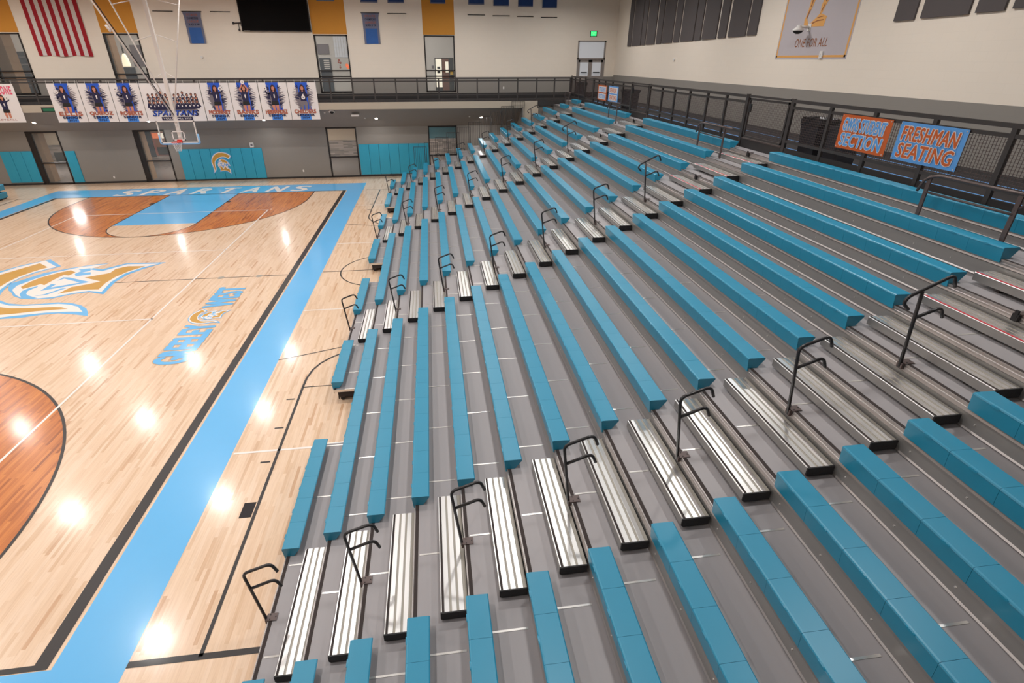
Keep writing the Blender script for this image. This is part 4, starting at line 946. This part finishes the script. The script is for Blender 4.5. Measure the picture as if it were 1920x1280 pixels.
def sheet(x0, x1, z0, z1, lab, hung='volleyball banners hung on the far railing'):
    b = MB(); b.box(x0, x1, YP - .006, YP, z0, z1, 'vinyl'); o = tag(b.build('volleyball_banner'), lab, 'banner', hung)
    b = MB()
    for k in range(5):
        xx = x0 + .04 + (x1 - x0 - .08) * k / 4; b.tube([(xx, YP - .009, z1 - .03), (xx, YP + .012, z1 + .14)], .006, 'wplas', 6)
    b.build('tie', o); return o
SEN = [(-7.15, -5.66, 'a', 'ELLIS', 0), (-5.63, -4.12, 'b', 'QUIROZ', 0), (-4.09, -2.62, 'c', 'ROBERTS', 0), (.50, 1.97, 'd', 'MCKINNEY', 0), (2.0, 3.49, 'e', 'BANKS', 0), (3.53, 5.05, 'f', 'HERNANDEZ', 0), (5.08, 6.62, 'g', 'CHILDERS', 1)]
SL = ['holding a white ball at shoulder height', 'flexing one arm, no ball', 'with a ball on a raised hand, left of the team banner', 'holding a ball beside her head, right of the team banner', 'with a ball balanced above raised hands', 'turned sideways, balancing a ball on one hand', 'in grey trousers holding a ball at the waist']
for k, (x0, x1, pose, nm, tr) in enumerate(SEN):
    z0, z1 = 3.77, 5.72; w = x1 - x0; h = z1 - z0
    o = sheet(x0, x1, z0, z1, 'senior volleyball banner, person ' + SL[k]); ex, ey = (1, 0, 0), (0, 0, 1)
    b = MB(); y = YP - .0075
    b.poly([(x0 + w * .27, z1), (x0 + w * .70, z1), (x0 + w * .74, z0 + h * .25), (x0 + w * .34, z0 + h * .25)], 'p_blue', (0, y, 0), ex, ey)
    b.poly([(x0 + w * .30, z0), (x0 + w * .69, z0), (x0 + w * .68, z0 + h * .16), (x0 + w * .31, z0 + h * .16)], 'p_lblue', (0, y, 0), ex, ey)
    b.poly([(x0 + w * .20, z0 + h * .62), (x0 + w * .38, z0 + h * .7), (x0 + w * .44, z0 + h * .3), (x0 + w * .34, z0 + h * .35)], 'p_gry', (0, y - .0004, 0), ex, ey)
    brush(b, x0, w, z0, h, y - .0012, k)
    figure(b, x0 + w * (.5 if k != 0 else .46), z0 + h * .24, 1.18, pose, y - .0022, 'p_skin' if not tr else 'p_gry')
    b.build('printed_picture', o)
    b = MB(); text(b, nm, 'p_rust', (x0 + w * .12, y - .009, z0 + h * .175), ex, ey, w * .76, h * .10, .0, 0, .016)
    text(b, 'SENIOR', 'p_navy', (x0 + w * .2, y - .010, z0 + h * .095), ex, ey, w * .62, h * .06, .0, 0, .009); text(b, '2024', 'p_navy', (x0 + w * .36, y - .009, z0 + h * .03), ex, ey, w * .26, h * .05, .03)
    b.build('lettering', o)
x0, x1, z0, z1 = -2.59, .46, 3.76, 5.71; o = sheet(x0, x1, z0, z1, 'wide white team banner reading SPARTANS VOLLEYBALL with two rows of players'); w = x1 - x0; h = z1 - z0
b = MB(); y = YP - .0075; ex, ey = (1, 0, 0), (0, 0, 1)
b.poly([(x0 + .15, z0 + .72), (x0 + .5, z0 + .6), (x1 - .5, z0 + .62), (x1 - .12, z0 + .75), (x1 - .2, z0 + .95), (x0 + .2, z0 + .95)], 'p_navy', (0, y, 0), ex, ey)
b.poly([(x0 + .3, z0 + .5), (x1 - .3, z0 + .5), (x1 - .4, z0 + .7), (x0 + .4, z0 + .7)], 'p_gry', (0, y + .0004, 0), ex, ey)
rnd = random.Random(3)
for row, (zz, n, sc) in enumerate(((.98, 12, .52), (.80, 12, .5), (.62, 13, .46))):
    for k in range(n):
        xx = x0 + .32 + (w - .62) * k / (n - 1) + (.06 if row == 1 else 0) * (k < n - 1); hh = .12 * (row == 0 and k in (3, 8)) + .04 * rnd.random()
        yy = y - .001 - .003 * row; c = (xx, z0 + zz + hh)
        def e(dx, dz, r, r2, mt, d): b.poly([(c[0] + dx + r * math.cos(t * math.pi / 6), c[1] + dz + r2 * math.sin(t * math.pi / 6)) for t in range(12)], mt, (0, yy - d, 0), ex, ey)
        e(0, .36, .065, .09, 'p_hair', 0); e(0, .35, .036, .052, 'p_skin', .0008)
        b.poly([(c[0] - .09, c[1]), (c[0] + .09, c[1]), (c[0] + .085, c[1] + .24), (c[0] + .02, c[1] + .28), (c[0] - .02, c[1] + .28), (c[0] - .085, c[1] + .24)], 'p_navy' if row != 1 else 'p_gry', (0, yy - .0012, 0), ex, ey)
        b.poly([(c[0] - .03, c[1] + .12), (c[0] + .03, c[1] + .12), (c[0] + .025, c[1] + .2), (c[0] - .025, c[1] + .2)], 's_wht', (0, yy - .0018, 0), ex, ey)
b.build('printed_picture', o)
b = MB(); text(b, 'SPARTANS', 'p_navy', (x0 + .30, y - .016, z0 + .27), ex, ey, w - .6, .30, .03, .3); text(b, 'SPARTANS', 'p_blue', (x0 + .33, y - .018, z0 + .31), ex, ey, w - .72, .25, .0, .3)
b.box(x0 + .72, x1 - .72, y - .012, y - .010, z0 + .06, z0 + .24, 'p_navy'); text(b, 'VOLLEYBALL 2023', 's_wht', (x0 + .8, y - .014, z0 + .11), ex, ey, w - 1.6, .09, .01); b.build('lettering', o)
x0, x1, z0, z1 = -11.9, -8.75, 3.80, 5.71; o = sheet(x0, x1, z0, z1, 'pale banner with pink lettering at the left edge of the picture'); w = x1 - x0
b = MB(); text(b, 'NO ONE FIGHTS ALONE', 'p_pink', (x0 + .15, y - .002, z1 - .52), ex, ey, w - .3, .42, .04)
figure(b, x0 + w - .75, z0 + .22, 1.0, 'd', y - .002, 'p_skin', 'p_navy'); b.poly([(x0 + w - 1.5, z0 + .85), (x0 + w - 1.05, z0 + .8), (x0 + w - 1.1, z0 + 1.15), (x0 + w - 1.6, z0 + 1.3)], 'p_pink', (0, y - .001, 0), ex, ey)
text(b, 'GWHS VOLLEYBALL', 'p_rust', (x0 + .6, y - .002, z0 + .1), ex, ey, w - 1.0, .09, .0); b.build('printed_picture', o)

# ------------------------------------------------------------------ basketball hoop
o = empty('basketball_hoop', (0, 11.7, 2.9), 'ceiling-hung basketball hoop with glass backboard and white masts', 'basketball hoop')
def hp(b, nm): m = b.build(nm, None); m.parent = o; m.location = (0, -11.7, -2.9); return m
b = MB(); b.box(-.88, .88, 11.585, 11.61, 2.99, 4.03, 'bglass'); hp(b, 'backboard_glass')
b = MB()
for x0, x1, z0, z1 in ((-.91, -.86, 2.97, 4.05), (.86, .91, 2.97, 4.05), (-.91, .91, 4.0, 4.05), (-.91, .91, 2.97, 3.02)): b.box(x0, x1, 11.575, 11.62, z0, z1, 'wpipe')
hp(b, 'backboard_frame')
b = MB()
for x0, x1, z0, z1 in ((-.305, -.255, 3.1, 3.56), (.255, .305, 3.1, 3.56), (-.305, .305, 3.51, 3.56), (-.305, .305, 3.1, 3.15)): b.box(x0, x1, 11.578, 11.584, z0, z1, 's_wht')
hp(b, 'target_square')
b = MB(); b.tube(bend([(-.93, 11.6, 3.4), (-.95, 11.6, 2.93), (.95, 11.6, 2.93), (.93, 11.6, 3.4)], .1), .045, 'lpad', 10); hp(b, 'edge_padding')
b = MB(); b.tube([(.23 * math.cos(t * math.pi / 16), 11.2 + .23 * math.sin(t * math.pi / 16), 3.06) for t in range(32)], .014, 'rim', 8, closed=True)
b.box(-.09, .09, 11.42, 11.58, 3.0, 3.07, 'rim'); b.box(-.12, .12, 11.55, 11.578, 2.98, 3.14, 'rim'); hp(b, 'rim')
b = MB()
for k in range(12):
    for s in (-1, 1):
        pts = []
        for j in range(8):
            t = j / 7; a = (k + s * t * 2.0) * math.pi / 6; r = .225 - .11 * t ** .8; pts.append((r * math.cos(a), 11.2 + r * math.sin(a), 3.05 - .44 * t))
        b.tube(pts, .005, 'net', 4)
hp(b, 'net')
b = MB(); b.box(-.075, .075, 11.66, 11.80, 3.05, CEIL - .05, 'wpipe'); b.box(-.05, .05, 11.61, 11.67, 3.2, 3.3, 'wpipe'); b.box(-.05, .05, 11.61, 11.67, 3.8, 3.9, 'wpipe'); hp(b, 'mast')
sp = lambda s, z: (s * 1.5 * (z - 4.3) / 5.0, 11.73, z)
b = MB()
for s in (-1, 1): b.tube([sp(s, 4.35), sp(s, CEIL - .02)], .03, 'wpipe', 8)
hp(b, 'side_pipes')
b = MB()
for z in (6.0, 7.62, 9.15):
    for s in (-1, 1): p = sp(s, z); b.tube([p, (0, 11.9, z + .32)], .018, 'wpipe', 6)
hp(b, 'cross_braces')
b = MB(); b.tube([(0, 11.6, 4.25), (0, 6.0, CEIL - .02)], .03, 'wpipe', 8); b.tube([(0, 7.9, 8.1), (0, 8.1, 7.9)], .05, 'wpipe', 8); hp(b, 'drop_brace')
b = MB(); b.tube([(.06, 11.55, 4.32), (.14, 5.9, CEIL - .02)], .02, 'cap', 6); hp(b, 'hoist_cable')

# folded bleachers across the court
o = empty('folded_bleacher', (-10.3, 13.2, 0), 'stack of folded turquoise bleacher seats at the left edge', 'folded bleacher')
for k in range(2):
    b = MB(); z = .38 + .40 * k
    b.prism([(0, z - .3), (0.03, z - .03), (0, z), (-.25, z), (-.25, z - .3)], -25, 0, 'seat'); b.build('folded_seat', o)
b = MB(); b.box(-.6, -.05, -25, -.02, .03, .1, 'under'); b.box(-.6, -.25, -25, -.02, .1, .75, 'under'); b.build('base_frame', o)

# ------------------------------------------------------------------ high bay lights
for x in LX:
    for y in LY:
        if x > 10 and y < -15: continue
        tx = 'over the court' if x < 9 else 'over the bleachers'
        o = empty('high_bay_light', (x, y, CEIL), 'square high bay ceiling light %s, above the frame' % tx, 'ceiling light', 'high bay ceiling lights ' + tx)
        b = MB(); b.box(-.36, .36, -.36, .36, -.12, -.02, 'wplas'); b.tube([(0, 0, -.02), (0, 0, -.003)], .02, 'wplas', 6); b.build('housing', o)
        lamp('high_bay_lamp', (0, 0, -.13), LIGHT_W, .55, .55, parent=o, spread=164)
